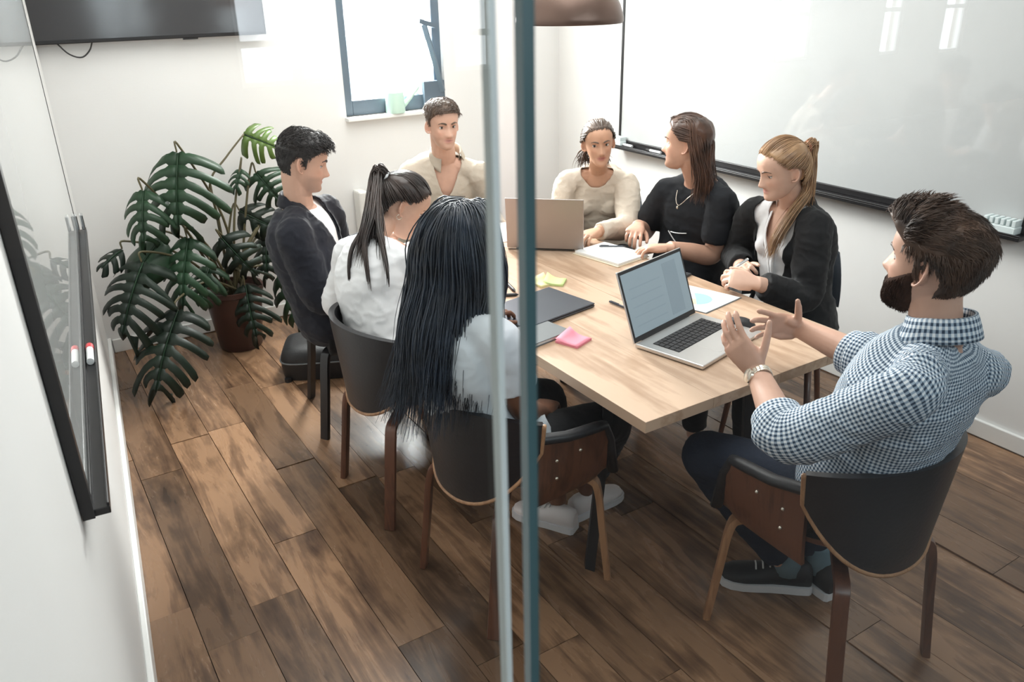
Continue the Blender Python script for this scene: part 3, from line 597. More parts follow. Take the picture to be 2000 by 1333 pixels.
def tufts(mb, H, P, mk, Nn, flow, n, ln, lift, r=.0022, zone=None, curl=.0, seed=1):
    g = np.random.default_rng(seed); a, b = P.shape[:2]; k = 0; tries = 0
    while k < n and tries < n*30:
        tries += 1; i, j = g.integers(a), g.integers(b)
        if mk[i, j] < .6 or g.random() > math.sqrt(max(0, 1-((i/(a-1))*2-1)**2))+.1: continue
        p, nn = P[i, j], Nn[i, j]
        if zone is not None and not zone(p): continue
        d = nrm(flow(p)+g.normal(0, .15, 3)); d = nrm(d-nn*(d @ nn)); L = ln(p)*g.uniform(.7, 1.25); lf = lift(p)
        q = [p-nn*.004]
        for t in (.35, .7, 1.):
            q.append(p+d*L*t+nn*(lf*L*math.sin(t*2.1)*.9)+curl*L*np.cross(d, nn)*math.sin(t*5+k))
        v, f, _ = tube(H.w(np.array(q)), [r*1.0*H.sc, r*H.sc, r*.8*H.sc, r*.15*H.sc], 4, cap=False); mb.add(v, f); k += 1
def strands(mb, guides, n, spread, r, seed=1, wave=.0, seg=16, ends=.25, across=True, nside=5):
    """many fine tapered locks following world-space guide lines"""
    g = np.random.default_rng(seed); Gs = [spline(q, seg) for q in guides]
    for k in range(n):
        u = g.uniform(0, len(Gs)-1) if across and len(Gs) > 1 else float(g.integers(len(Gs))); i = min(int(u), len(Gs)-2) if len(Gs) > 1 else 0; a = u-i if len(Gs) > 1 else 0
        P = Gs[i]*(1-a)+(Gs[i+1] if len(Gs) > 1 else Gs[i])*a
        t = np.linspace(0, 1, seg)[:, None]; off = g.normal(0, 1, 3)*spread[0]*(1-t)+g.normal(0, 1, 3)*spread[1]*t
        ph = g.uniform(0, 6.28); fq = g.uniform(7, 12); wv = wave*np.sin(t*fq+ph)*t*nrm(g.normal(0, 1, 3))
        P = P+off+wv
        m_ = int(seg*(1-g.uniform(0, ends))); m_ = max(m_, 6); P = P[:m_]
        rr = r*g.uniform(.7, 1.3); rad = [rr*min(1, .5+3*x)*(1 if x < .6 else 1-.85*(x-.6)/.4) for x in np.linspace(0, 1, m_)]
        v, f, _ = tube(P, rad, nside, cap=False); mb.add(v, f)
def scalp_path(H, P0, P1, T, n=10, lift=0.):
    c = V(0, -.01, .012); a, b = V(*P0)-c, V(*P1)-c; ra, rb = np.linalg.norm(a), np.linalg.norm(b); a, b = a/ra, b/rb; om = math.acos(np.clip(a @ b, -1, 1)); out = []
    for t in np.linspace(0, 1, n):
        d = (math.sin((1-t)*om)*a+math.sin(t*om)*b)/max(math.sin(om), 1e-4)
        rad = 1/math.sqrt((d[0]/.0765)**2+((d[1])/(.095 if d[1] > 0 else .094))**2+(d[2]/.104)**2)+T
        if t > .85: rad = rad*(1-(t-.85)/.15)+rb*(t-.85)/.15
        out.append(c+d*rad)
    return H.w(np.array(out))
# ---- limbs and hands
def hand(mb, wr, d, n, side, curl=(25, 30, 30, 35), thumb=(40, 20), spread=6., s=1.):
    """palm + five separate bent fingers; d = towards the fingers, n = out of the back of the hand"""
    d = nrm(d); n = nrm(np.asarray(n, float)-d*(np.dot(n, d))); x = np.cross(d, n)*(1 if side == 'L' else -1)   # x = thumb side
    W = lambda a, b, c: np.asarray(wr)+s*(x*a+d*b+n*c)
    pts = [W(0, -.022, 0), W(0, 0, 0), W(.001, .025, .001), W(.001, .055, .002), W(-.001, .082, .001), W(-.002, .096, -.001)]
    v, f, _ = tube(pts, [(.026*s, .019*s), (.0265*s, .018*s), (.033*s, .0165*s), (.039*s, .0145*s), (.041*s, .0125*s), (.038*s, .008*s)], 16, side=x, power=2.4); mb.add(v, f)
    v, f, _ = tube([W(.015, .012, -.006), W(.024, .038, -.010), W(.027, .06, -.008)], [.013*s, .0155*s, .010*s], 10); mb.add(v, f)      # thenar pad
    v, f, _ = tube([W(-.024, .012, -.004), W(-.029, .05, -.006), W(-.028, .078, -.004)], [.011*s, .0125*s, .010*s], 10); mb.add(v, f)
    for k, (bx, by, L, r) in enumerate(((.0285, .088, .073, .0086), (.0095, .093, .081, .0088), (-.0095, .090, .075, .0083), (-.0275, .081, .058, .0074))):
        cu = math.radians(curl[k]); sp = math.radians(spread*(1.5-k)); p = W(bx, by-.022, -.001); pts = [p, W(bx, by, 0)]; ang = 0.; q = pts[-1]
        rad = [r*s, r*1.06*s]
        for frac, mul in ((.46, .75), (.30, 1.), (.24, .75)):
            ang += cu*mul; dd = math.cos(ang)*(d*math.cos(sp)+x*math.sin(sp))-math.sin(ang)*n
            pts.append(q+dd*L*s*frac*.5); rad.append(r*.95*s); q = q+dd*L*s*frac; pts.append(q); rad.append(r*(1.0 if frac > .3 else .9 if frac > .25 else .66)*s)
        v, f, _ = tube(np.array(pts), rad, 10, side=x); mb.add(v, f)
        vv, ff = ellipsoid(pts[-1], (r*.62*s,)*3, None, 8, 6); mb.add(vv, ff)
    a, b = math.radians(thumb[0]), math.radians(thumb[1])
    q = W(.020, .020, -.006); dd = nrm(d*math.cos(a)+x*math.sin(a)-n*.28); pts = [q]; rad = [.0125*s]
    for L, r, bend in ((.040, .0115, 0), (.034, .0102, b), (.028, .0078, b*.8)):
        ax = np.cross(dd, n); dd = nrm(dd*math.cos(bend)+(d*.75-x*.35-n*.2)*math.sin(bend)) if bend else dd
        pts.append(q+dd*L*s*.5); rad.append(r*s); q = q+dd*L*s; pts.append(q); rad.append(r*.93*s)
    v, f, _ = tube(np.array(pts), rad, 10); mb.add(v, f); vv, ff = ellipsoid(q, (.0068*s,)*3, None, 8, 6); mb.add(vv, ff)
MALE = [(-.10, .13, .10), (-.02, .168, .128), (.10, .165, .124), (.28, .150, .114), (.45, .154, .115), (.62, .168, .120), (.76, .172, .114), (.86, .150, .096), (.93, .105, .076), (.985, .064, .060)]
FEM = [(-.10, .135, .105), (-.02, .172, .132), (.10, .160, .122), (.28, .128, .100), (.45, .134, .104), (.62, .150, .112), (.76, .153, .104), (.86, .132, .088), (.93, .092, .070), (.985, .055, .053)]
class Body:
    def __init__(s, J, face, rows, sc=1., bulge=.03, bust=0., neck_r=.056):
        s.J = {k: np.asarray(v, float) for k, v in J.items()}; s.sc = sc; s.rows = rows; s.bust = bust; s.neck_r = neck_r
        for q in 'LR': s.J['sh'+q] = s.J['sh'+q]+V(0, 0, -.024*sc)+(s.J['neck']-s.J['sh'+q])*.05
        s.f = V(math.sin(math.radians(face)), math.cos(math.radians(face)), 0); s.r = V(s.f[1], -s.f[0], 0)
        P, N = s.J['pel'], s.J['neck']; s.mid = (P+N)/2-s.f*bulge*2+V(0, 0, .02); s.rs = nrm(s.J['shR']-s.J['shL'])
    def spine(s, t):
        P, N = s.J['pel'], s.J['neck']
        if t < 0: return P+(s.mid-P)*2*t*.5+V(0, 0, t*.25)
        return P*(1-t)**2+s.mid*2*t*(1-t)+N*t*t
    def torso(s, mb, off=0., t0=-.2, t1=2., mul=1., extra=None, n=36, uv=None):
        R = np.array(s.rows); ts = np.linspace(max(R[0, 0], t0), min(R[-1, 0], t1), 30); pts = [s.spine(t) for t in ts]; rad = []; sd = []
        for t in ts:
            e = off+(extra(t) if extra else 0); rad.append((np.interp(t, R[:, 0], R[:, 1])*s.sc*mul+e, np.interp(t, R[:, 0], R[:, 2])*s.sc*mul+e)); w_ = np.clip(t, 0, 1); sd.append(nrm(s.r*(1-w_)+s.rs*w_))
        v, f, G = tube(pts, rad, n, side=np.array(sd), power=2.35); mb.add(v, f)
        if uv is not None: uv.append((G, ts))
        up = nrm(s.spine(.75)-s.spine(.5))
        if s.bust and t1 > .6:
            for q in (-1, 1):
                c = s.spine(.64)+s.rs*q*.068*s.sc+nrm(np.cross(up, s.rs))*.082*s.sc; vv, ff = ellipsoid(c, (s.bust+off, s.bust*.85+off, s.bust*.95+off), None, 14, 10); mb.add(vv, ff)
        for q in 'LR':                                 # trapezius and deltoid bridge
            sh = s.J['sh'+q]; a = s.spine(.97)*.9+sh*.1
            if t1 > .9:
                v, f, _ = tube(spline([a-up*.02, a*.5+sh*.5-up*.004, sh+up*.004], 8), list(np.linspace(.040, .043, 8)*s.sc+off), 14); mb.add(v, f)
    def arm(s, mb, q, off=0., upto=2., taper=None, mul=1., uv=None, n=20):
        J = s.J; sh, el, wr = J['sh'+q], J['el'+q], J['wr'+q]; N = J['neck']; ins = sh+nrm(N-V(0, 0, .08)-sh)*.05
        a, b = nrm(el-sh), nrm(wr-el)
        K = [ins, sh, sh*.5+el*.5, el-a*.035, el+b*.035, el*.45+wr*.55, wr]; rr = np.array([.040, .048, .0465, .0425, .042, .037, .0275])*s.sc*mul; k = np.array([-.3, 0., .5, .88, 1.12, 1.55, 2.])
        P = spline(K, 40); kk = np.interp(np.linspace(0, 6, 40), range(7), k); R = np.interp(kk, k, rr)+off
        if taper: R = R+np.array([taper(x) for x in kk])
        m_ = kk <= upto+1e-6; P, R, kk = P[m_], R[m_], kk[m_]
        v, f, G = tube(P, list(R), n, side=np.cross(a, b) if np.linalg.norm(np.cross(a, b)) > .1 else s.f); mb.add(v, f)
        if uv is not None: uv.append((G, kk))
        return P, R
    def legs(s, knee=None, ankle=None):
        L = {}
        for q, g in (('L', -1), ('R', 1)):
            hip = s.J['pel']+s.r*g*.085*s.sc-V(0, 0, .01)
            kn = np.asarray(s.J['kn'+q]) if 'kn'+q in s.J else hip+s.f*.41*s.sc+s.r*g*.05+V(0, 0, .0)
            an = np.asarray(s.J['an'+q]) if 'an'+q in s.J else V(kn[0], kn[1], .085)-s.f*.04
            L[q] = (hip, kn, an)
        return L
    def leg(s, mb, q, off=0., mul=1., upto=2.):
        hip, kn, an = s.legs()[q]; a, b = nrm(kn-hip), nrm(an-kn)
        K = [hip-a*.06, hip, hip*.5+kn*.5, kn-a*.045, kn+b*.045, kn*.55+an*.45, an]; rr = np.array([.095, .092, .078, .062, .058, .054, .037])*s.sc*mul; k = np.array([-.1, 0, .5, .88, 1.12, 1.45, 2.])
        P = spline(K, 36); kk = np.interp(np.linspace(0, 6, 36), range(7), k); R = np.interp(kk, k, rr)+off; m_ = kk <= upto
        v, f, _ = tube(P[m_], list(R[m_]), 18); mb.add(v, f)
def paint(me, H, base, lips, stub=0., blush=.25, stubcol=(.16, .10, .08)):
    co = mco(me); L = H.l(co); x, y, z = L.T; base = np.array(base); C = np.tile(base, (len(co), 1))
    inhead = (z > -.13) & (z < .13) & (abs(x) < .1) & (y > -.13) & (y < .13)
    red = base*np.array([1.05, .72, .66])
    def mix(c, k):
        k = np.clip(k, 0, 1)*inhead; C[:] = C*(1-k[:, None])+np.array(c)*k[:, None]
    mix(red, blush*(gau(abs(x)-.04, .02)*gau(z+.025, .02)*(y > .03)+.45*gau(x, .010)*gau(z+.033, .008)*(y > .085)+.9*(abs(x) > .072)*gau(z+.004, .04)))
    if stub: mix(stubcol, stub*np.clip((y-.005)/.03, 0, 1)*np.clip((-.036-z)/.018, 0, 1)*(1-.6*gau(x, .02)*gau(z+.060, .008)))
    mix(lips, .95*(y > .05)*np.clip(1.5*gau(x, .0185), 0, 1)*np.clip(1.7*gau(z+.0608, .0080), 0, 1)); mix(np.array(lips)*.45, .8*(y > .05)*np.clip(1.3*gau(x, .019), 0, 1)*gau(z+.0605, .0018))
    mix(base*.45, .8*gau(abs(x)-.007, .004)*gau(z+.0455, .0035)*(y > .07))
    at = me.color_attributes.new('Col', 'FLOAT_COLOR', 'POINT'); at.data.foreach_set('color', np.hstack([C, np.ones((len(C), 1))]).astype(np.float32).ravel())
def fold(me, amp=.005, sc=11., ridge=.4, seed=0., z_only=None):
    """cloth folds pushed into the surface itself"""
    co = mco(me); no = mno(me); d = np.empty(len(co))
    for i, p in enumerate(co):
        q = Vector((p[0]*sc+seed, p[1]*sc, p[2]*sc*1.5+seed)); a = noise.noise(q); b_ = 1-abs(noise.noise(q*1.9+Vector((7, 3, 1))))*2
        d[i] = amp*(a*(1-ridge)*1.4+ridge*b_*b_*np.sign(b_))
    setco(me, co+no*d[:, None])
def cut(me, test):
    bm = bmesh.new(); bm.from_mesh(me); fs = [f for f in bm.faces if test(np.array(f.calc_center_median()))]; bmesh.ops.delete(bm, geom=fs, context='FACES')
    for _ in range(3):                                  # even out the cut edge
        nb = {}
        for v in bm.verts:
            if v.is_boundary:
                e = [x.other_vert(v) for x in v.link_edges if x.is_boundary]
                if len(e) == 2: nb[v] = (v.co*2+e[0].co+e[1].co)/4
        for v, c in nb.items(): v.co = c
    bm.to_mesh(me); bm.free(); return me
def thicken(o, t):
    s = o.modifiers.new('solid', 'SOLIDIFY'); s.thickness = t; s.offset = -1; return o
def shoe(an, d, root, up, sole, lace=True, s=1., name='shoe'):
    d = nrm(V(d[0], d[1], 0)); x = V(d[1], -d[0], 0); zb = 0.012; A = V(an[0], an[1], 0)
    prof = [(-.075, .022, .07), (-.068, .030, .085), (-.04, .034, .092), (0, .035, .088), (.04, .037, .074), (.08, .043, .060), (.12, .047, .050), (.155, .044, .044), (.18, .032, .036), (.19, .012, .028)]
    G = []
    for y, w_, h in prof:
        ring = []
        for t in np.linspace(0, 2*PI, 18, endpoint=False):
            c, sn = math.cos(t), math.sin(t); zz = zb+h*.5+(h*.5)*np.sign(sn)*abs(sn)**.8; k = 1-.35*max(0, sn)**2
            ring.append(A+s*(x*w_*k*np.sign(c)*abs(c)**.8+d*y)+V(0, 0, zz*s))
        G.append(ring)
    G = np.array(G); mb = MB().grid(G, wrap=True, flip=True); mb.add([G[0].mean(0)]+list(G[0]), [(0, 1+j, 1+(j+1) % 18) for j in range(18)]); mb.add([G[-1].mean(0)]+list(G[-1]), [(0, 1+(j+1) % 18, 1+j) for j in range(18)])
    o = mb.obj(name, MT[up], root, smooth=True)
    S = [[A+s*(x*g*(w_+.004)+d*(y*1.02)) for y, w_, h in prof] for g in (1,)] ; out = [A+s*(x*(w_+.004)+d*y*1.03) for y, w_, h in prof]+[A+s*(-x*(w_+.004)+d*y*1.03) for y, w_, h in prof[::-1]]
    n = len(out); mb = MB(); mb.add([p+V(0, 0, .001) for p in out]+[p+V(0, 0, .027*s) for p in out], [tuple(range(n))[::-1], tuple(range(n, 2*n))]+[(i, (i+1) % n, n+(i+1) % n, n+i) for i in range(n)])
    so = mb.obj('sole', MT[sole], root, auto=40); so.parent = o
    if lace:
        mb = MB()
        for y, h in ((.03, .081), (.05, .074), (.07, .0665), (.09, .06)):
            v, f, _ = tube([A+s*(x*g*.02+d*y)+V(0, 0, (zb+h+.001-abs(g)*.006)*s) for g in (-1, -.5, 0, .5, 1)], [.0028*s]*5, 6); mb.add(v, f)
        l_ = mb.obj('laces', MT['lace'], root, smooth=True); l_.parent = o
    return o
def collar(B, root, m, h=.04, r=.064, gap=50, fold_=.9, name='collar', tilt=.25, lift=.0, dr=(0, 0)):
    """folded shirt collar around the neck, open to the front by gap degrees"""
    N = B.J['neck']; up = nrm(B.J['head']-N+V(0, 0, .15)); f = nrm(B.f-up*(B.f @ up)); x = np.cross(f, up)
    G = []
    for a in np.linspace(gap/2, 360-gap/2, 40):
        t = math.radians(a); e = f*math.cos(t)+x*math.sin(t); fr = max(0, math.cos(t)); row = []
        h_ = h*(min(1, (a-gap/2)/40, (360-gap/2-a)/40)*.9+.1 if gap > 120 else 1)
        for k, (dr_, dz) in enumerate(((.0, -.006), (.001, .5*h_), (.004, h_), (.009, h_*.98), (.014, h_*.55), (.019+fr*.012, h*.05-fr*.012), (.021+fr*.016, -h*.25-fr*.022))):
            row.append(N+e*(r+dr_)+up*(dz-tilt*fr*.035+lift)+f*dr[0])
        G.append(row)
    o = MB().grid(np.array(G)).obj(name, m, root, smooth=True); thicken(o, .002); return o
def ribbon(path, nrmv, w, root, m, name, t=.004):
    P = spline(path, 16); T = np.gradient(P, axis=0); G = []
    for k, p in enumerate(P):
        s = nrm(np.cross(T[k], nrmv)); ww = w(k/15) if callable(w) else w; G.append([p-s*ww*.5, p+nrmv*.003, p+s*ww*.5])
    o = MB().grid(np.array(G)).obj(name, m, root, smooth=True); thicken(o, t); return o
def uv_project(me, src):
    """carry the cloth grid (metres around, metres along) of the sleeves and torso over to the fused surface"""
    vs, fs, uvs = [], [], []
    for G, ts, u0 in src:
        a, b = G.shape[:2]; pj = np.linalg.norm(np.roll(G, -1, 1)-G, axis=2).mean(0); uc = np.concatenate([[0], np.cumsum(pj)]); ln = np.concatenate([[0], np.cumsum(np.linalg.norm(np.diff(G, axis=0), axis=2).mean(1))]); o = len(vs); vs += [tuple(p) for p in G.reshape(-1, 3)]
        for i in range(a-1):
            for j in range(b): fs.append((o+i*b+j, o+i*b+(j+1) % b, o+(i+1)*b+(j+1) % b, o+(i+1)*b+j)); uvs.append((u0+uc[j], ln[i], pj[j], ln[i+1]-ln[i]))
    T = BVHTree.FromPolygons(vs, fs); VS = [np.array(v) for v in vs]; lay = me.uv_layers.new(name='UV'); dat = np.zeros((len(me.loops), 2)); co = mco(me)
    for p in me.polygons:
        c = p.center; _, _, idx, _ = T.find_nearest(c)
        q = fs[idx]; u0, v0, du, dv = uvs[idx]; e1 = (VS[q[1]]-VS[q[0]]+VS[q[2]]-VS[q[3]])/2; e2 = (VS[q[3]]-VS[q[0]]+VS[q[2]]-VS[q[1]])/2; o = sum(VS[k] for k in q)/4
        A = np.array([[e1 @ e1, e1 @ e2], [e1 @ e2, e2 @ e2]]); Ai = np.linalg.inv(A+np.eye(2)*1e-12)
        for li in p.loop_indices:
            d = co[me.loops[li].vertex_index]-o; s = Ai @ V(d @ e1, d @ e2); dat[li] = (u0+(s[0]+.5)*du, v0+(s[1]+.5)*dv)
    lay.data.foreach_set('uv', dat.ravel())
def make_person(label, J, face, head, rows=MALE, sc=1., bulge=.03, bust=0., neck_r=.056, skin=(.62, .38, .28), lips=(.52, .22, .19), stub=0., vox=.0038, hands=None, nose=1., jaw=1., lip=1., legs=True, arm_mul=1., hsc=1., stubcol=(.16, .10, .08)):
    root = empty('person', (J['pel'][0], J['pel'][1], 0), label, 'person', 'people around the table'); root['_org'] = (J['pel'][0], J['pel'][1], 0)
    B = Body(J, face, rows, sc, bulge, bust, neck_r); H = Head(J['head'], *head, sc=hsc); B.H = H; mb = MB()
    add_head(mb, H, nose, jaw, lip)
    nb = B.spine(.93); hb = H.w((0, -.022, -.055)); v, f, _ = tube(spline([nb-V(0, 0, .03), nb, nb*.45+hb*.55, hb, H.w((0, -.02, -.01))], 14), [(r*sc*neck_r/.056, r*sc*neck_r/.056) for r in np.interp(np.linspace(0, 1, 14), [0, .3, .6, .8, 1], [.058, .056, .053, .053, .05])], 20, side=B.rs); mb.add(v, f)
    B.torso(mb, mul=.93)
    for q in 'LR':
        B.arm(mb, q, mul=arm_mul)
        hd = (hands or {}).get(q)
        el, wr = B.J['el'+q], B.J['wr'+q]; d = nrm(wr-el)
        if hd is None: hd = dict(d=d*V(1, 1, .2), n=(0, 0, 1), curl=(25, 30, 32, 36))
        hand(mb, wr, side=q, s=sc*1.0, **hd)
        if legs: B.leg(mb, q, mul=.86)
    me = remesh(mb, 'body', vox, smooth=1, fac=.45); paint(me, H, skin, lips, stub, stubcol=stubcol); o = place(me, 'body', MT['skin'], root); B.root = root
    return root, B, H
def top(B, name, m, off=.012, t0=-.06, t1=.95, sleeve=2., taper=None, extra=None, vox=.007, smooth=6, fold_amp=.005, cutf=None, uv=None, seed=0., fs=11.):
    mb = MB(); src = [] if uv else None; B.torso(mb, off, t0, t1, extra=extra, uv=src)
    for q in 'LR': B.arm(mb, q, off, sleeve, taper, uv=src)
    me = remesh(mb, name, vox, smooth)
    if uv: uv_project(me, [(G, ts, .3*i) for i, (G, ts) in enumerate(src)])
    fold(me, fold_amp, fs, seed=seed)
    if cutf: cut(me, cutf)
    o = place(me, name, m, B.root)
    if cutf: thicken(o, .003)
    return o
def bottoms(B, m, off=.010, vox=.009, t1=.14, upto=1.93, name='trousers', seed=0.):
    mb = MB(); B.torso(mb, off*.7, -.2, t1)
    for q in 'LR': B.leg(mb, q, off, upto=upto)
    me = remesh(mb, name, vox, 5); fold(me, .005, 10, seed=seed); return place(me, name, m, B.root)
def vneck(B, w0, depth, wexp=1., down0=-.05, shift=0.):
    """test for the open front of a garment: w0 half width at the neck narrowing to the point depth below it"""
    up = nrm(B.spine(.97)-B.spine(.7)); f = nrm(np.cross(up, B.rs)); f = f if f @ B.f > 0 else -f; N = B.J['neck']
    def t(p):
        d = p-N; dn = -(d @ up); x = d @ B.rs-shift; fr = d @ f
        return .0 < fr < .19 and down0 < dn < depth and abs(x) < w0*(1-max(0, dn)/depth)**wexp
    t.up, t.f, t.N = up, f, N; return t
JN = {"RM": {"pel": [1.7335, 1.0551, 0.5459], "neck": [1.6863, 0.8958, 1.0579], "head": [1.7067, 0.9362, 1.2352], "shL": [1.5079, 0.8468, 1.005], "shR": [1.8412, 0.8652, 0.9569], "elL": [1.3988, 1.0422, 0.8091], "elR": [1.854, 1.1383, 0.8486], "wrL": [1.5298, 1.259, 0.8656], "wrR": [1.8573, 1.3957, 0.862]},
 "JM": {"pel": [1.0785, 3.1554, 0.4775], "neck": [0.9957, 3.2033, 0.9958], "head": [1.0182, 3.1662, 1.1751], "shL": [1.1418, 3.3042, 0.9383], "shR": [0.9099, 3.0469, 0.932], "elL": [1.2119, 3.41, 0.6736], "elR": [0.9678, 3.0003, 0.6378], "wrL": [1.3801, 3.2499, 0.785], "wrR": [1.2292, 2.9845, 0.7445]},
 "PW": {"pel": [1.0697, 2.4949, 0.5183], "neck": [1.0795, 2.6878, 0.9651], "head": [1.2362, 2.7344, 1.047], "shL": [1.0481, 2.8364, 0.8913], "shR": [1.1235, 2.5265, 0.9222], "elL": [1.0099, 2.9138, 0.6391], "elR": [1.1593, 2.5533, 0.6563], "wrL": [1.2326, 2.8725, 0.7511], "wrR": [1.3728, 2.5504, 0.7705]},
 "DH": {"pel": [1.0801, 1.84, 0.5297], "neck": [0.9311, 1.7972, 0.9933], "head": [1.0021, 1.8576, 1.1392], "shL": [0.8864, 1.9367, 0.908], "shR": [0.9987, 1.6426, 0.9696], "elL": [1.0249, 2.0321, 0.6994], "elR": [1.0676, 1.6706, 0.7135], "wrL": [1.2204, 2.1302, 0.7852], "wrR": [1.2228, 1.8023, 0.5979]},
 "BM": {"pel": [1.7976, 3.6658, 0.5063], "neck": [1.8507, 3.5384, 1.0305], "head": [1.7927, 3.4441, 1.1943], "shL": [1.9997, 3.4572, 0.9564], "shR": [1.6859, 3.6111, 0.975], "elL": [2.0777, 3.5154, 0.6744], "elR": [1.6061, 3.4651, 0.7298], "wrL": [1.9809, 3.2722, 0.6998], "wrR": [1.661, 3.2157, 0.786]},
 "BW": {"pel": [2.5221, 3.1517, 0.5213], "neck": [2.4115, 3.0611, 0.9817], "head": [2.3427, 2.9722, 1.1169], "shL": [2.5234, 2.9631, 0.9205], "shR": [2.297, 3.162, 0.9261], "elL": [2.3905, 2.8061, 0.7498], "elR": [2.2358, 3.165, 0.6683], "wrL": [2.1676, 2.7422, 0.7838], "wrR": [2.1202, 3.0003, 0.7848]},
 "LH": {"pel": [2.5821, 2.5828, 0.5131], "neck": [2.5194, 2.5001, 1.0198], "head": [2.4236, 2.4894, 1.177], "shL": [2.4903, 2.3247, 0.9785], "shR": [2.4827, 2.6641, 0.9535], "elL": [2.5069, 2.3655, 0.7032], "elR": [2.4985, 2.8081, 0.7058], "wrL": [2.2659, 2.3885, 0.7799], "wrR": [2.3262, 2.6567, 0.8021]},
 "BL": {"pel": [2.5195, 1.9485, 0.5214], "neck": [2.5499, 2.032, 1.0007], "head": [2.4519, 2.0129, 1.1447], "shL": [2.5051, 1.8731, 0.9634], "shR": [2.5313, 2.1908, 0.9527], "elL": [2.4235, 1.8085, 0.6964], "elR": [2.5745, 2.3117, 0.7184], "wrL": [2.2086, 1.8719, 0.7889], "wrR": [2.39, 2.105, 0.745]}}
for a_, b_ in (('RM', (-.010, .017, -.024)), ('JM', (0, 0, -.010))): JN[a_]['head'] = list(np.array(JN[a_]['head'])+np.array(b_))
for k_ in JN: JN[k_] = {a: np.array(b_, float) for a, b_ in JN[k_].items()}
def lid_mat(name, c): return mat(name, c, .5, spec=.3)
up_ = V(0, 0, 1)
# -------- person in the checked shirt, back to the camera
sk = (.60, .36, .265)
J = JN['RM']; J['anL'] = V(1.825, 1.30, .085); J['anR'] = V(1.915, 1.25, .085); J['knL'] = V(1.58, 1.48, .50); J['knR'] = V(1.88, 1.46, .50)
root, B, H = make_person('person in blue checked shirt seen from behind, gesturing with both hands', JN['RM'], -6, (-7, -4, 0), bulge=.0, sc=1.03, skin=sk, stub=.75, stubcol=(.13, .065, .04), vox=.0036, hsc=.98,
    hands={'L': dict(d=(-.22, .62, .66), n=(-.93, -.25, .05), curl=(14, 18, 20, 24), thumb=(52, 8), spread=5), 'R': dict(d=(-.86, .36, .22), n=(.30, .93, .22), curl=(8, 12, 14, 16), thumb=(62, 6), spread=8)})
add_eyes(H, root, lid_mat('lid_fair', sk), brow='h_rm')
P, mk, Nn, G = hair_cap(H, lambda t: hairline(t, .074, .050, -.024, .026, -.094), lambda G: .004+.010*np.clip((G[..., 2]-.03)/.07, 0, 1)+.026*np.clip((G[..., 1]-.0)/.07, 0, 1)*np.clip((G[..., 2]-.05)/.03, 0, 1)+.006*np.clip(-G[..., 1]/.09, 0, 1)*np.clip((G[..., 2]+.06)/.1, 0, 1), .003)
mb = MB(); cap_obj(mb, H, P)
def flow_rm(p):
    if p[2] > .055: return V(-.25*np.sign(p[0]+.02), -.85 if p[1] < .05 else .1, .35 if p[1] > .05 else -.05)
    return V(0, -.45, -.9)
tufts(mb, H, P, mk, Nn, flow_rm, 6500, lambda p: .036 if p[2] > .06 else .022, lambda p: .30 if (p[2] > .06 and p[1] > .03) else .04, r=.0011, curl=.08, seed=3)
mb.obj('hair', MT['h_rm'], root, smooth=True)
def beard(H, root, m, thick, n, top_=-.034, seed=5, lnm=.009):
    mb = MB(); P, mk, Nn, G = hair_cap(H, lambda t: np.full_like(t, -.2), lambda G: thick+0*G[..., 0], .001)
    Lz = G[..., 2]; y = G[..., 1]; x = G[..., 0]
    bot = -.118; mk = np.clip((-.030+.040*np.clip((.062-y)/.06, 0, 1)-.012*gau(abs(x)-.030, .012)-Lz)/.020, 0, 1)*np.clip((y+.006)/.018, 0, 1)*(1-.9*gau(x, .016)*gau(Lz+.061, .0075)*(y > .05))*(1-gau(x, .012)*gau(Lz+.036, .010)*(y > .06))
    mk2 = mk*mk*(3-2*mk); P = G+Nn*(mk2*thick-(1-mk2)*.012)[..., None]; cap_obj(mb, H, P)
    tufts(mb, H, P, mk2, Nn, lambda p: V(0, .35, -.9), n, lambda p: lnm*1.2, lambda p: .55, r=.0009, seed=seed); return mb.obj('beard', m, root, smooth=True)
beard(H, root, MT['h_beard'], .0070, 2200)
sl = lambda k: .010*np.clip(1-abs(k-1.18)/.14, 0, 1)+.007*np.clip(k, 0, 1)
top(B, 'shirt', MT['ging'], .013, -.02, .975, 1.27, sl, lambda t: .014*np.clip(1-abs(t-.2)/.35, 0, 1), .0065, 7, .0085, uv=True, seed=2., fs=9.)
c_ = collar(B, root, MT['ging'], .042, .061, 40, name='collar', lift=.012)
uvl = c_.data.uv_layers.new(name='UV')
for p in c_.data.polygons:
    for li in p.loop_indices: vi = c_.data.loops[li].vertex_index; uvl.data[li].uv = ((vi//7)*.0095, (vi % 7)*.0135)
for q in 'LR':                                           # rolled cuffs
    sh, el, wr = B.J['sh'+q], B.J['el'+q], B.J['wr'+q]; d = nrm(wr-el); c = el+d*.068
    v, f, G = tube([c-d*.024, c-d*.018, c, c+d*.020, c+d*.026, c+d*.022], [.058, .0635, .0645, .062, .056, .046], 28, cap=False); mb = MB().add(v, f); o = mb.obj('cuff', MT['ging'], root, smooth=True)
    uvl = o.data.uv_layers.new(name='UV')
    for p in o.data.polygons:
        for li in p.loop_indices:
            vi = o.data.loops[li].vertex_index; uvl.data[li].uv = ((vi % 28)*.0138+(.386 if (vi % 28 == 0 and any(o.data.loops[x].vertex_index % 28 == 27 for x in p.loop_indices)) else 0), (0, .007, .025, .045, .052, .06)[vi//28])
bottoms(B, MT['c_jean'], .010, seed=1.)
for q, dd in (('L', (-.72, .70)), ('R', (.15, 1))):
    an = B.J['an'+q]; shoe(an, dd, root, 'shoe_b', 'sole', s=1.05)
    v, f, _ = tube([an+V(0, 0, -.02), an+V(0, 0, .07)], [.045, .043], 14); MB().add(v, f).obj('sock', MT['sock'], root, smooth=True)
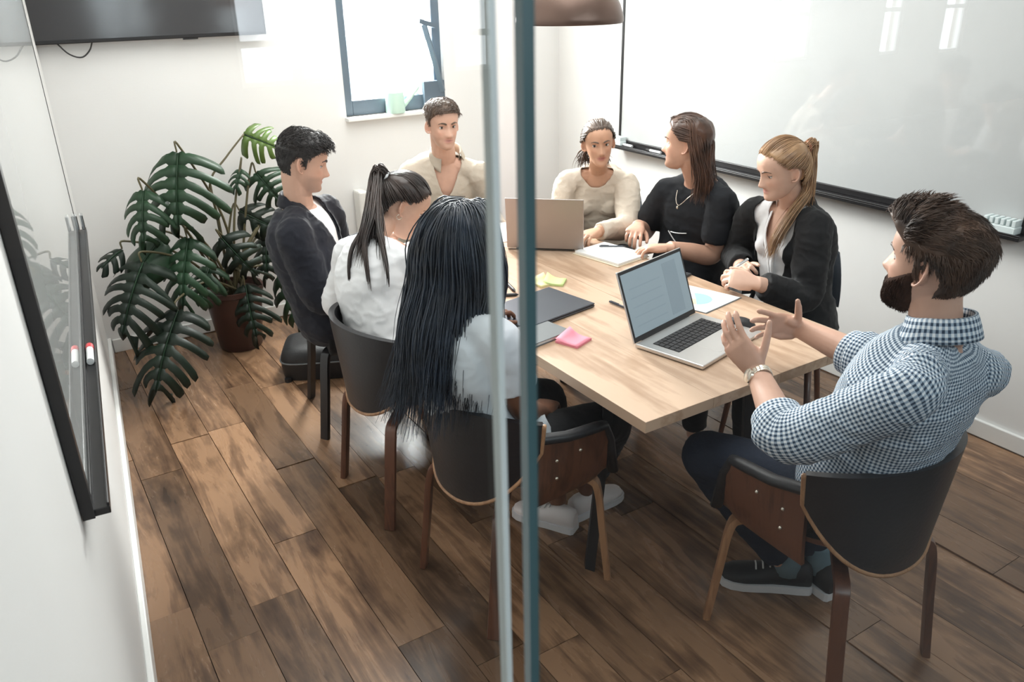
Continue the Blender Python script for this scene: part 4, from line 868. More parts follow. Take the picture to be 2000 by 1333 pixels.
# wrist watch: a band of separate links and a case
wr, el = B.J['wrL'], B.J['elL']; d = nrm(wr-el); c = wr-d*.022; hn = nrm(V(-.93, -.25, .05)-d*(V(-.93, -.25, .05) @ d)); hx = np.cross(d, hn); mb = MB()
for k in range(22):
    a = 2*PI*k/22; e = hn*math.cos(a)*.0275+hx*math.sin(a)*.0345; t_ = nrm(-hn*math.sin(a)*.0275+hx*math.cos(a)*.0345); o_ = np.cross(t_, d); w_ = .0085
    X = Matrix.Translation(c+e) @ Matrix(np.stack([t_, d, nrm(e)], 1).tolist()).to_4x4(); mb.box((-.0040, -.0095, -.002), (.0040, -.0035, .002), X=X).box((-.0036, -.0032, -.002), (.0044, .0032, .0026), X=X).box((-.0040, .0035, -.002), (.0040, .0095, .002), X=X)
wt = mb.obj('watch_band', MT['gold'], root, bevel=.0007)
v, f, _ = tube([c+hn*.027, c+hn*.035, c+hn*.037], [.019, .019, .015], 24); o = MB().add(v, f).obj('watch_case', MT['gold'], root, auto=40); o.parent = wt
# -------- person in the navy jacket
sk = (.56, .335, .245)
root, B, H = make_person('person in navy jacket over white T-shirt with short black hair, sitting beside the monstera', JN['JM'], 100, (106, 16, 0), sc=1.03, skin=sk, lips=(.45, .2, .17), stub=.38, stubcol=(.13, .09, .075), hsc=.98, vox=.0038, nose=1.12)
add_eyes(H, root, lid_mat('lid_jacket', sk), look=26, brow='h_black', brow_h=1.25)
P, mk, Nn, G = hair_cap(H, lambda t: hairline(t, .070, .046, -.018, .028, -.098), lambda G: .005+.014*np.clip((G[..., 2]-.03)/.07, 0, 1)+.012*np.clip((G[..., 1]-.02)/.06, 0, 1)*np.clip((G[..., 2]-.06)/.03, 0, 1), .003)
mb = MB(); cap_obj(mb, H, P)
tufts(mb, H, P, mk, Nn, lambda p: V(.3, .75, .1) if p[2] > .05 else V(0, -.5, -.85), 3600, lambda p: .026 if p[2] > .06 else .015, lambda p: .40 if (p[2] > .06 and p[1] > .03) else .03, r=.0012, curl=.25, seed=8)
mb.obj('hair', MT['h_black'], root, smooth=True)
top(B, 'tshirt', MT['c_white'], .008, -.02, .955, .5, vox=.008, fold_amp=.002)
tv_ = vneck(B, .085, .36, .9)
top(B, 'jacket', MT['c_navy'], .020, -.08, .955, 1.93, lambda k: .004, lambda t: .008*np.clip(1-abs(t-.1)/.4, 0, 1), .0068, 5, .009, cutf=tv_, seed=4., )
for s in (-1, 1):
    N, up, f = tv_.N, tv_.up, tv_.f; pth = [N+B.rs*s*.060-f*.045+up*.012, N+B.rs*s*.085+f*.03-up*.00, N+B.rs*s*.085+f*.098-up*.10, N+B.rs*s*.055+f*.128-up*.20, N+B.rs*s*.012+f*.135-up*.33]
    ribbon(pth, nrm(f+B.rs*s*.5), lambda t: .028+.036*math.sin(min(1, t*1.35)*PI)*(1 if t < .75 else .8), root, MT['c_navy'], 'lapel')
collar(B, root, MT['c_navy'], .036, .066, 215, lift=.002, tilt=.0)
bottoms(B, MT['c_black'], .010, seed=2.)
for q, dd in (('L', (1, .1)), ('R', (1, -.1))): shoe(B.legs()[q][2], dd, root, 'shoe_b', 'sole')
# -------- person in the white blouse with ponytail
sk = (.60, .37, .275)
root, B, H = make_person('person in white blouse with dark ponytail, bent over papers', JN['PW'], 72, (107, 34, -4), rows=FEM, sc=.95, bulge=.035, bust=.052, neck_r=.047, skin=sk, lips=(.48, .17, .15), hsc=.98, vox=.0038, jaw=.93, nose=.92)
add_eyes(H, root, lid_mat('lid_blouse', sk), look=22, brow='h_dark', brow_h=.8)
P, mk, Nn, G = hair_cap(H, lambda t: hairline(t, .088, .062, .012, .030, -.060), lambda G: .007+0*G[..., 0], .001)
mb = MB(); cap_obj(mb, H, P); knot = (0, -.108, .066); Kw = H.w(knot)
g_ = []
for a in np.linspace(-178, 178, 26):
    t = math.radians(a); z = float(hairline(np.array(t), .088, .062, .014, .030, -.058)); x_, y_, _z = head_ring(z/.115, 1, np.array([t]))[0]; g_.append(scalp_path(H, (x_, y_, z), knot, .0125, 12))
strands(mb, g_, 900, (.003, .002), .0019, seed=11, seg=12, ends=.02, nside=4)
bk = -H.M[:, 1]
tail = [[Kw+bk*0, Kw+bk*.03+up_*.012, Kw+bk*.055-up_*.05+V(-.0, dy*.4, 0), V(1.055+dx, 2.62+dy, 1.03), V(1.02+dx*1.6, 2.60+dy*2.2, .96), V(.985+dx*2, 2.565+dy*3.0, .90)] for dx, dy in ((-.02, -.02), (-.01, .0), (.0, .02), (.02, -.035), (.03, .01))]
strands(mb, tail, 420, (.007, .013), .0024, seed=12, wave=.006, ends=.3)
fr_ = [[Kw+bk*.03, V(1.06, 2.60, 1.06), V(1.01, 2.56, .985), V(.985, 2.50, .90), V(.98, 2.48, .82)], [Kw+bk*.03, V(1.07, 2.58, 1.05), V(1.05, 2.51, .98), V(1.03, 2.44, .90), V(1.02, 2.42, .85)], [Kw+bk*.03, V(1.05, 2.62, 1.05), V(.975, 2.60, .965), V(.945, 2.58, .88), V(.945, 2.56, .80)]]
for i, q in enumerate(fr_): strands(mb, [q], 26, (.006, .004), .0028, seed=20+i, ends=.25)
mb.obj('hair', MT['h_dark'], root, smooth=True)
mb = MB(); v, f, _ = tube([Kw+nrm(bk)*.000+nrm(np.cross(H.M[:, 0], bk))*.018*math.cos(a)+H.M[:, 0]*.018*math.sin(a) for a in np.linspace(0, 2*PI, 18)], [.005]*18, 8); mb.add(v, f).obj('hair_tie', MT['c_white'], root, smooth=True)
for s in (1,):
    c = H.w((s*.078, -.008, -.040)); v, f, _ = tube([c+.009*(H.M[:, 1]*math.sin(a)+H.M[:, 2]*math.cos(a)) for a in np.linspace(0, 2*PI, 16)], [.0014]*16, 6); MB().add(v, f).obj('earring', MT['gold'], root, smooth=True)
top(B, 'blouse', MT['c_white'], .013, .10, .945, 1.95, lambda k: .022*np.clip(1-abs(k-1.05)/.5, 0, 1)+.004*np.clip(k, 0, 1), lambda t: .020*np.clip(1-abs(t-.22)/.3, 0, 1), .0072, 6, .0075, seed=7.)
v, f, _ = tube([B.spine(.90), B.spine(.945), B.spine(.985)+V(0, 0, .004)], [(.082, .064), (.068, .060), (.058, .056)], 28, side=B.rs); MB().add(v, f).obj('blouse_collar', MT['c_white'], root, smooth=True)
bottoms(B, MT['c_black'], .010, t1=.22, seed=3.)
for q, dd in (('L', (1, .3)), ('R', (1, .1))): shoe(B.legs()[q][2], dd, root, 'shoe_b', 'sole', s=.93)
# -------- person with very long black hair, back to the camera
sk = (.17, .080, .048)
J = JN['DH']; J['knR'] = V(1.50, 1.78, .50); J['anR'] = V(1.535, 1.975, .10); J['knL'] = V(1.42, 2.05, .50); J['anL'] = V(1.405, 1.965, .10)
root, B, H = make_person('person with very long black hair and pale T-shirt, back turned to the camera', J, 72, (52, 8, 0), rows=FEM, sc=.95, bust=.05, neck_r=.046, skin=sk, lips=(.2, .07, .06), vox=.0038, jaw=.93, nose=.95, arm_mul=.92)
add_eyes(H, root, lid_mat('lid_dark', sk), brow='h_black')
P, mk, Nn, G = hair_cap(H, lambda t: hairline(t, .074, .05, .0, .0, -.09), lambda G: .010+.002*np.clip(G[..., 2]/.08, 0, 1), .001)
mb = MB(); cap_obj(mb, H, P)
g_ = []; hc = H.c; bkd = -np.array([H.M[0, 1], H.M[1, 1], 0]); bkd = nrm(bkd); lf = -nrm(np.array([H.M[0, 0], H.M[1, 0], 0])); fall = V(-.10, -.07, 0)
for a in np.linspace(-1.95, 1.95, 21):                     # a: -1.95 own right front ... +1.95 own left front
    d = bkd*math.cos(a)+lf*math.sin(a); r0 = .121*max(0, math.cos(a))+.097*abs(math.sin(a))**.7*(1-.0*a) if abs(a) < 1.57 else .096; r0 = min(r0, .121); ft = -bkd
    q_ = 1-abs(a)/1.95; p = [H.w((.004*np.sign(a), .072-.125*q_, .104+.018*math.sin(q_*2.6))), H.c+d*(.050+.012*q_)+up_*.118+ft*.030*(1-q_), H.c+d*(.084+.026*q_)+up_*.074, hc+d*r0+up_*.01, hc+d*(r0+.008)-up_*.07]
    for z, k in ((.97, .3), (.87, .62), (.77, .9), (.66, 1.2)): p.append(V(*(hc+d*(r0+.010+.012*math.sin(k*4+a*2)-.012*k)+fall*k*(.55 if a < -.3 else 1.)+lf*(.05*k)*max(0, math.sin(a)))[:2], z+(.03 if a < -.6 else 0)))
    g_.append(p)
strands(mb, g_, 2400, (.006, .014), .0024, seed=31, wave=.020, seg=26, ends=.30)
strands(mb, g_, 260, (.009, .022), .0015, seed=32, wave=.022, seg=26, ends=.1, nside=4)
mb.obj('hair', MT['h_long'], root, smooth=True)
tshirt_sl = lambda k: .010*np.clip(k/.7, 0, 1)
top(B, 'tshirt', MT['c_grey'], .012, -.0, .95, .66, tshirt_sl, lambda t: .022*np.clip(1-abs(t-.15)/.35, 0, 1), .007, 6, .006, seed=9.)
bottoms(B, MT['c_black'], .008, upto=1.75, seed=4.)
for q, dd in (('R', (.97, .12)), ('L', (-.45, .85))): shoe(B.J['an'+q], dd, root, 'shoe_w', 'sole', s=.93)
# -------- person in the open linen shirt, far table end
sk = (.64, .39, .29)
root, B, H = make_person('person in open-collared beige linen shirt with short hair, sitting below the window', JN['BM'], 184, (188, 4, 0), sc=1.04, skin=sk, lips=(.55, .26, .22), stub=.30, stubcol=(.30, .17, .11), hsc=.91, vox=.0038)
add_eyes(H, root, lid_mat('lid_linen', sk), side=8, brow='h_bm', brow_h=1.1)
P, mk, Nn, G = hair_cap(H, lambda t: hairline(t, .074, .052, -.012, .03, -.075), lambda G: .004+.014*np.clip((G[..., 2]-.03)/.07, 0, 1), .002)
mb = MB(); cap_obj(mb, H, P); tufts(mb, H, P, mk, Nn, lambda p: V(.5, .6, 0) if p[2] > .07 else V(0, -.4, -.9), 2600, lambda p: .020 if p[2] > .06 else .012, lambda p: .3 if p[2] > .06 else .05, r=.0011, seed=14)
mb.obj('hair', MT['h_bm'], root, smooth=True)
tv_ = vneck(B, .072, .17, .8)
top(B, 'shirt', MT['c_linen'], .011, -.02, .95, 1.9, lambda k: .005, lambda t: .018*np.clip(1-abs(t-.2)/.4, 0, 1), .0072, 6, .007, cutf=tv_, seed=12.)
collar(B, root, MT['c_linen'], .036, .066, 85, lift=.002, tilt=.45)
N, up, f = tv_.N, tv_.up, tv_.f
ribbon([N+f*.128-up*.15, N+f*.142-up*.24, N+f*.148-up*.36, N+f*.15-up*.48], f, .028, root, MT['c_linen'], 'button_placket')
for k in range(4): v, f2 = ellipsoid(N+f*(.139+.004*k)-up*(.19+.085*k), (.005, .004, .005), None, 10, 6); MB().add(v, f2).obj('button', MT['cream'], root, smooth=True)
ribbon([N+B.rs*-.045+f*.142-up*.215, N-B.rs*.115+f*.118-up*.205], f, .014, root, MT['c_linen'], 'pocket_flap')
bottoms(B, MT['c_jean'], .010, seed=5.)
# -------- person in the beige sweater
sk = (.56, .315, .205)
root, B, H = make_person('person in beige crew-neck sweater with tied-back hair, sitting in the far right corner', JN['BW'], 222, (209, 3, 5), rows=FEM, sc=.95, bust=.05, neck_r=.046, skin=sk, lips=(.45, .17, .14), hsc=.87, vox=.0038, jaw=.94, nose=.9)
add_eyes(H, root, lid_mat('lid_sweater', sk), side=10, brow='h_bw', brow_h=.85)
P, mk, Nn, G = hair_cap(H, lambda t: hairline(t, .088, .060, .008, .028, -.075), lambda G: .006+0*G[..., 0], .001)
mb = MB(); cap_obj(mb, H, P); knot = (0, -.112, -.03); g_ = []
for a in np.linspace(-178, 178, 26):
    t = math.radians(a); z = float(hairline(np.array(t), .088, .060, .010, .028, -.073)); x_, y_, _z = head_ring(z/.115, 1, np.array([t]))[0]; g_.append(scalp_path(H, (x_, y_, z), knot, .0115, 12))
strands(mb, g_, 900, (.003, .002), .0019, seed=41, seg=12, ends=.02, nside=4)
Kw = H.w(knot); R0 = H.M[:, 0]; bk = -H.M[:, 1]
strands(mb, [[Kw, Kw+bk*.03+R0*s*.03-up_*.02, Kw+bk*.02+R0*s*.075-up_*.06, Kw+bk*.0+R0*s*.085-up_*.11] for s in (-.3, .5, 1.1)], 170, (.008, .014), .0032, seed=42, wave=.014)
strands(mb, [[Kw, Kw+bk*.02-R0*.03-up_*.03, Kw-R0*.06-up_*.075, Kw-R0*.065-up_*.10]], 50, (.008, .010), .003, seed=43, wave=.012)
mb.obj('hair', MT['h_bw'], root, smooth=True)
top(B, 'sweater', MT['c_beige'], .009, -.05, .94, 1.96, lambda k: .004, lambda t: .014*np.clip(1-abs(t-.2)/.4, 0, 1), .0062, 6, .007, cutf=vneck(B, .078, .055, .4, -.03), seed=15.)
bottoms(B, MT['c_black'], .008, seed=6.)
# -------- person in the black T-shirt with shoulder-length hair
sk = (.60, .35, .25)
root, B, H = make_person('person in black T-shirt with shoulder-length brown hair, seen in profile', JN['LH'], 264, (-34, 0, 0), sc=1.0, skin=sk, lips=(.50, .22, .18), stub=.22, stubcol=(.26, .14, .09), hsc=.95, vox=.0038, arm_mul=1.04,
    hands={'L': dict(d=(-.75, .62, -.02), n=(.1, .1, 1), curl=(22, 30, 34, 38), thumb=(45, 25)), 'R': dict(d=(-.75, -.62, -.02), n=(.2, .1, 1), curl=(30, 40, 45, 48), thumb=(40, 30))})
add_eyes(H, root, lid_mat('lid_tee', sk), brow='h_lh')
P, mk, Nn, G = hair_cap(H, lambda t: hairline(t, .086, .060, .020, .034, -.09), lambda G: .008+.006*np.clip(-G[..., 1]/.09, 0, 1), .002)
mb = MB(); cap_obj(mb, H, P); g_ = []; bk = -H.M[:, 1]; R0 = H.M[:, 0]
for a in np.linspace(-1.25, 1.25, 17):
    d = bk*math.cos(a)+R0*math.sin(a); g_.append([H.w((.0, .062, .098)), H.c+d*.062+up_*.096+H.M[:, 1]*.01, H.c+d*(.096 if abs(a) < 1 else .088)+up_*.02, H.c+d*.094-up_*.05+bk*(.02*abs(math.sin(a))), H.c+d*.092-up_*.12+bk*(.035*abs(math.sin(a))+.005), H.c+d*.088-up_*.185+bk*.035, H.c+d*.086-up_*.235+bk*.030])
g2 = []
for a in np.linspace(-82, 82, 13):
    t = math.radians(a); z = float(hairline(np.array(t), .086, .060, .022, .034, -.09)); x_, y_, _z = head_ring(z/.115, 1, np.array([t]))[0]; g2.append(scalp_path(H, (x_, y_, z), (.066*math.sin(t*1.05), -.088*abs(math.cos(t*.9))-.02, .018), .0115, 12))
strands(mb, g2, 700, (.003, .003), .0018, seed=52, seg=12, ends=.02, nside=4)
strands(mb, g_, 1400, (.005, .012), .0021, seed=51, wave=.011, seg=20, ends=.3)
mb.obj('hair', MT['h_lh'], root, smooth=True)
top(B, 'tshirt', MT['c_tee'], .012, -.03, .95, .72, lambda k: .009*np.clip(k/.6, 0, 1), lambda t: .018*np.clip(1-abs(t-.15)/.35, 0, 1), .007, 6, .006, seed=18.)
tv_ = vneck(B, .05, .1); N, up, f = tv_.N, tv_.up, tv_.f
mb = MB()
for a, b_ in (((.05, -.205), (-.045, -.30)), ((-.06, -.20), (.035, -.208))):  # pale stroke print on the chest
    pth = [N+B.rs*(a[0]*(1-t)+b_[0]*t)+up*(a[1]*(1-t)+b_[1]*t)+f*(.146+.006*math.sin(t*PI)) for t in np.linspace(0, 1, 6)]; v, f2, _ = tube(pth, [(.003, .002)]*6, 6); mb.add(v, f2)
mb.obj('chest_print', MT['white'], root)
v, f2, _ = tube(spline([N-f*.05+up*.012, N-B.rs*.07+f*.02, N-B.rs*.035+f*.105-up*.045, N+f*.128-up*.075, N+B.rs*.035+f*.105-up*.045, N+B.rs*.07+f*.02, N-f*.05+up*.012], 40), [.0016]*40, 5); mb = MB().add(v, f2); v, f2 = ellipsoid(N+f*.134-up*.083, (.007, .005, .008)); mb.add(v, f2); mb.obj('necklace', MT['gold'], root, smooth=True)
bottoms(B, MT['c_black'], .010, seed=7.)
# -------- blonde person in the black jacket
sk = (.68, .43, .325)
J = JN['BL']
root, B, H = make_person('blonde person in black jacket and white shirt holding a pen', J, 266, (291, 17, -3), rows=FEM, sc=.97, bust=.042, neck_r=.047, skin=sk, lips=(.58, .26, .22), hsc=.93, vox=.0038, jaw=.94, nose=.92,
    hands={'L': dict(d=(-.55, .75, .12), n=(-.55, -.3, .75), curl=(45, 50, 55, 55), thumb=(45, 35)), 'R': dict(d=(-.62, -.55, .28), n=(-.35, .45, .6), curl=(50, 55, 58, 60), thumb=(40, 35))})
add_eyes(H, root, lid_mat('lid_blonde', sk), look=20, brow='h_bm', brow_h=.8)
P, mk, Nn, G = hair_cap(H, lambda t: hairline(t, .090, .064, .010, .030, -.065), lambda G: .007+0*G[..., 0], .001)
mb = MB(); cap_obj(mb, H, P); knot = (0, -.112, .052); g_ = []; Kw = H.w(knot)
for a in np.linspace(-178, 178, 26):
    t = math.radians(a); z = float(hairline(np.array(t), .090, .064, .012, .030, -.063)); x_, y_, _z = head_ring(z/.115, 1, np.array([t]))[0]; g_.append(scalp_path(H, (x_, y_, z), knot, .0125, 12))
strands(mb, g_, 900, (.003, .002), .0019, seed=61, seg=12, ends=.02, nside=4)
bk = -H.M[:, 1]; L0 = -H.M[:, 0]
strands(mb, [[Kw, Kw+bk*.028+up_*.006, Kw+bk*.032-up_*.07+L0*.01*s, Kw+bk*.01-up_*.16+L0*(.02+.02*s), B.J['neck']+L0*(.075+.02*s)+B.f*(.03+.03*s)+V(0, 0, .0), B.J['neck']+L0*(.07+.012*s)+B.f*(.115+.02*s)-V(0, 0, .09), B.J['neck']+L0*(.05+.01*s)+B.f*(.145+.01*s)-V(0, 0, .20)] for s in (-1, -.3, .4, 1)], 520, (.007, .011), .0022, seed=62, wave=.008, seg=22, ends=.3)
strands(mb, [[Kw, Kw+bk*.03-up_*.05, Kw+bk*.02-up_*.14+L0*.03, B.J['shL']*.5+B.J['neck']*.5-B.f*.02+up_*.045, B.J['shL']*.75+B.J['neck']*.25+up_*.04+B.f*.01]], 60, (.008, .014), .0026, seed=63, wave=.008)
mb.obj('hair', MT['h_bl'], root, smooth=True)
v, f, _ = tube([Kw+bk*.008+H.M[:, 2]*.019*math.cos(a)+H.M[:, 0]*.019*math.sin(a) for a in np.linspace(0, 2*PI, 18)], [.006]*18, 8); MB().add(v, f).obj('hair_tie', mat('rust_tie', (.35, .13, .07), .7), root, smooth=True)
sv = vneck(B, .058, .20, .8)
top(B, 'shirt', MT['c_white'], .009, -.02, .95, .6, vox=.0075, fold_amp=.004, cutf=sv, seed=21.)
collar(B, root, MT['c_white'], .036, .054, 90, name='shirt_collar')
tv_ = vneck(B, .105, .62, .38)
top(B, 'jacket', MT['c_black'], .016, -.10, .95, 1.9, lambda k: .003, lambda t: .012*np.clip(1-abs(t-.05)/.5, 0, 1), .0068, 5, .009, cutf=tv_, seed=23.)
N, up, f = sv.N, sv.up, sv.f
for s in (-1, 1): ribbon([N+B.rs*s*.052+f*.055-up*.03, N+B.rs*s*.036+f*.115-up*.10, N+B.rs*s*.010+f*.135-up*.20, N+B.rs*s*.006+f*.14-up*.36], nrm(f+B.rs*s*.3), .020, root, MT['c_white'], 'shirt_front')
collar(B, root, MT['c_black'], .030, .072, 140, lift=-.014, tilt=.1, name='jacket_collar')
bottoms(B, MT['c_black'], .010, seed=8.)
# ------------------------------------------------------------------ things on the table
def slab(name, mats, root, c, u, v, hu, hv, z0, z1, bevel=.002, **kw):
    """flat box centred on c with half sizes hu, hv along the unit vectors u, v"""
    X = Matrix(((u[0], v[0], 0, c[0]), (u[1], v[1], 0, c[1]), (0, 0, 1, 0), (0, 0, 0, 1)))
    return MB().box((-hu, -hv, z0), (hu, hv, z1), X=X).obj(name, mats, root, bevel=bevel, **kw)
def laptop(A, r, b, w_, dp, tilt, h, label, lidm, basem, scr, z=TZ):
    """A = hinge corner left as the user sees it, r = to the user's right, b = away from the user"""
    A, r, b = V(*A, 0), nrm(V(*r, 0)), nrm(V(*b, 0)); cen = A+r*w_/2-b*dp/2
    o = empty('laptop', (cen[0], cen[1], z), label, 'laptop'); kb = MT['alu'] if basem is None else basem
    slab('base', kb, o, cen, r, b, w_/2, dp/2, z+.002, z+.015, bevel=.003)
    kc = cen+b*dp*.13; slab('keyboard_well', MT['key'], o, kc, r, b, w_*.40, dp*.20, z+.0146, z+.0152, bevel=0)
    mb = MB()
    for i in range(5):
        for k in range(14):
            p = kc+r*w_*.80*((k+.5)/14-.5)+b*dp*.40*((i+.5)/5-.5); X = Matrix(((r[0], b[0], 0, p[0]), (r[1], b[1], 0, p[1]), (0, 0, 1, 0), (0, 0, 0, 1)))
            mb.box((-w_*.0235, -dp*.033, z+.0152), (w_*.0235, dp*.033, z+.0172), X=X)
    tag(mb.obj('keys', MT['key2'], o), kind='stuff')
    slab('trackpad', kb, o, cen-b*dp*.27, r, b, w_*.16, dp*.17, z+.0148, z+.0155, bevel=.0003)
    t = math.radians(tilt); u = b*math.sin(t)+up_*math.cos(t); n = b*math.cos(t)-up_*math.sin(t); h0 = A+b*.002+up_*(z+.012)
    def panel(name, m, x0, x1, y0, y1, d0, d1, bevel, par):
        X = Matrix(((r[0], u[0], n[0], h0[0]), (r[1], u[1], n[1], h0[1]), (r[2], u[2], n[2], h0[2]), (0, 0, 0, 1)))
        return MB().box((x0, y0, d0), (x1, y1, d1), X=X).obj(name, m, par, bevel=bevel)
    lid = panel('lid', lidm, 0, w_, .0, h, 0, .006, .002, o); panel('bezel', MT['key'], .002, w_-.002, .002, h-.002, -.0012, .0, 0, o)
    s_ = panel('screen', scr, .010, w_-.010, .018, h-.012, -.0018, -.0011, 0, o)
    panel('hinge', MT['key'], w_*.12, w_*.88, -.006, .004, -.003, .004, .001, o); return o, panel
o, pn = laptop((1.556, 1.766), (.972, .234), (-.234, .972), .350, .245, 20, .232, 'open silver laptop with lit pale blue screen at the near table end', MT['alu'], None, MT['screen'])
pn('sidebar', emit('screen_sidebar', (.36, .46, .53), .42), .225, .300, .030, .205, -.0022, -.0017, 0, o)
for i in range(5): pn('text_line', emit('screen_line_%d' % i, (.38, .485, .56), .42), .035, .20, .165-.03*i, .169-.03*i, -.0022, -.0017, 0, o)
dd_, uu_ = nrm(V(-.74, .67, 0)), nrm(V(.67, .74, 0))     # far laptop: its lid's back is towards the camera
A_ = V(2.024, 2.653, 0); Bq = A_+dd_*.33
laptop(Bq[:2]-uu_[:2]*.0, -dd_[:2]*-1 if False else (-dd_)[:2], (-uu_)[:2], .33, .23, 8, .225, 'open warm grey laptop seen from behind at the far table end', MT['alug'], MT['alu'], MT['screen'])
cl_u, cl_v = nrm(V(.038, -.231, 0)), nrm(V(-.987, -.162, 0)); c_ = (V(1.631, 2.347, 0)+V(1.669, 2.116, 0))/2+cl_v*.165
o = empty('closed_laptop', (c_[0], c_[1], TZ), 'closed dark grey laptop lying in the middle of the table', 'laptop')
slab('base', MT['dgrey'], o, c_, cl_u, cl_v, .117, .165, TZ+.001, TZ+.009, bevel=.003); slab('lid', MT['dgrey'], o, c_, cl_u, cl_v, .117, .165, TZ+.0098, TZ+.016, bevel=.003)
c_ = V(1.455, 1.985, 0)+cl_v*.10-cl_u*.035
o = empty('notebook', (c_[0], c_[1], TZ), 'grey hard-cover notebook next to the pink sticky notes', 'notebook'); c_ = c_-cl_u*.02
slab('page_block', MT['paper'], o, c_, cl_u, cl_v, .066, .097, TZ+.002, TZ+.011, bevel=0); slab('cover', MT['dgrey2'], o, c_, cl_u, cl_v, .070, .10, TZ+.0112, TZ+.014, bevel=.001); slab('cover', MT['dgrey2'], o, c_, cl_u, cl_v, .070, .10, TZ, TZ+.002, bevel=.0005)
def sticky(c, a, m, label, s=.038):
    c = V(*c, 0); u, v = V(math.cos(a), math.sin(a), 0), V(-math.sin(a), math.cos(a), 0); o = empty('sticky_notes', (c[0], c[1], TZ), label, 'sticky notes')
    slab('pad', m, o, c, u, v, s, s, TZ, TZ+.007, bevel=0)
    P = np.array([[c+u*s*x+v*s*y+V(0, 0, TZ+.0075+.010*max(0, y+.2)**2*(1+.5*x)) for x in np.linspace(-1, 1, 6)] for y in np.linspace(-1, 1, 6)]); q = MB().grid(P).obj('top_sheet', m, o, smooth=True); thicken(q, .0006)
sticky((1.428, 1.917), .35, MT['pink'], 'pink sticky note pad near the left table edge', .042)
sticky((1.700, 2.405), .75, MT['green'], 'light green sticky note pad in the middle of the table')
sticky((1.655, 2.425), .1, MT['yell'], 'pale yellow sticky note pad behind the closed laptop', .036)
o = empty('notepad', (2.085, 2.545, TZ), 'white paper notepad on cream board in front of the person in black T-shirt', 'notepad')
nu, nv = nrm(V(.985, .16, 0)), nrm(V(-.16, .985, 0)); c_ = V(2.083, 2.545, 0)
slab('backing_board', MT['cream'], o, c_, nu, nv, .098, .128, TZ, TZ+.004, bevel=.001); slab('page_block', MT['paper'], o, c_+nu*.004, nu, nv, .092, .122, TZ+.004, TZ+.014, bevel=.001)
Pp = V(2.150, 1.884, 0); pu, pv = nrm(V(-.985, -.17, 0)), nrm(V(-.30, .954, 0)); c_ = Pp+pu*.105+pv*.14
o = empty('chart_sheet', (c_[0], c_[1], TZ), 'white sheet with blue charts beside the near laptop', 'paper')
slab('clipboard', MT['dgrey2'], o, c_+V(0, -.002, 0), pu, pv, .107, .142, TZ, TZ+.002, bevel=0); slab('sheet', MT['paper'], o, c_, pu, pv, .105, .140, TZ+.002, TZ+.0035, bevel=0)
def sector(c, r0, a0, a1, m, z, name='chart_area'):
    P = [c+V(0, 0, z)]+[c+V(r0*math.cos(t), r0*math.sin(t), z) for t in np.linspace(a0, a1, 14)]; MB().add(P, [(0, i, i+1) for i in range(1, 14)]).obj(name, m, o)
for m_, a0, a1 in (('blue', -2.3, .9), ('lil', .9, 2.5), ('tan', 2.5, 3.98)): sector(c_-pv*.035+pu*.005, .058, a0, a1, MT[m_], TZ+.0038)
for k_, (h_, m_) in enumerate(((.03, 'blue'), (.045, 'lil'), (.038, 'tan'), (.055, 'blue'))): slab('chart_bar', MT[m_], o, c_+pv*(.06+h_/2)+pu*(.05-.022*k_), pu, pv, .008, h_/2, TZ+.0035, TZ+.0039, bevel=0)
for nm, p, a, lb in (('paper_sheet', (1.452, 3.06), .25, 'white sheet under the eyes of the person in white blouse'), ('paper_sheet', (1.93, 3.10), -.2, 'white sheet at the far table end beside the far laptop')):
    o = empty(nm, (*p, TZ), lb, 'paper'); u, v = V(math.cos(a), math.sin(a), 0), V(-math.sin(a), math.cos(a), 0); slab('sheet', MT['paper'], o, V(*p, 0), u, v, .105, .148, TZ, TZ+.0015, bevel=0); slab('sheet', MT['paper'], o, V(*p, 0)+u*.004, nrm(u+v*.03), nrm(v-u*.03), .105, .148, TZ+.0015, TZ+.003, bevel=0)
def pen(a, b_, m, tip, label, r=.0045, cat='pen'):
    a, b_ = V(*a), V(*b_); d = nrm(b_-a); o = empty('pen', tuple(a), label, cat)
    v, f, _ = tube([a, a+(b_-a)*.88], [r, r], 10); MB().add(v, f).obj('barrel', m, o, auto=40)
    v, f, _ = tube([a+(b_-a)*.88, a+(b_-a)*.96, b_], [r, r*.6, r*.15], 10); MB().add(v, f).obj('tip', tip, o, auto=40)
    v, f = bar(a+(b_-a)*.05+up_*r*1.2, a+(b_-a)*.35+up_*r*1.2, .003, .002); MB().add(v, f).obj('clip', tip, o); return o
zp = TZ+.0055
pen((1.552, 2.545, zp), (1.515, 2.400, zp), MT['key'], MT['black'], 'thick black pen lying beyond the closed laptop, the farthest of three', .0065)
pen((1.410, 2.415, zp), (1.508, 2.365, zp), MT['key'], MT['black'], 'thick black pen behind the closed laptop, the middle of three', .0065)
pen((1.345, 2.292, zp), (1.455, 2.330, TZ+.0055), MT['key'], MT['black'], 'thin black pen nearest the person with long black hair', .004)
pen((1.737, 2.118, zp), (1.748, 1.985, zp), MT['dgrey'], MT['black'], 'dark pencil on the table left of the near laptop', .004)
pen((2.09, 2.63, TZ+.019), (2.18, 2.56, TZ+.019), MT['dgrey'], MT['black'], 'thin grey pen lying on the white notepad', .0035)
o = empty('computer_mouse', (1.952, 1.70, TZ), 'black computer mouse on the table beyond the raised hands', 'mouse')
v, f = ellipsoid((1.952, 1.70, TZ+.004), (.030, .052, .030), np.array(Matrix.Rotation(.5, 3, 'Z')), 20, 12); v = [V(p[0], p[1], max(p[2], TZ+.001)) for p in v]; MB().add(v, f).obj('shell', MT['key'], o, smooth=True)
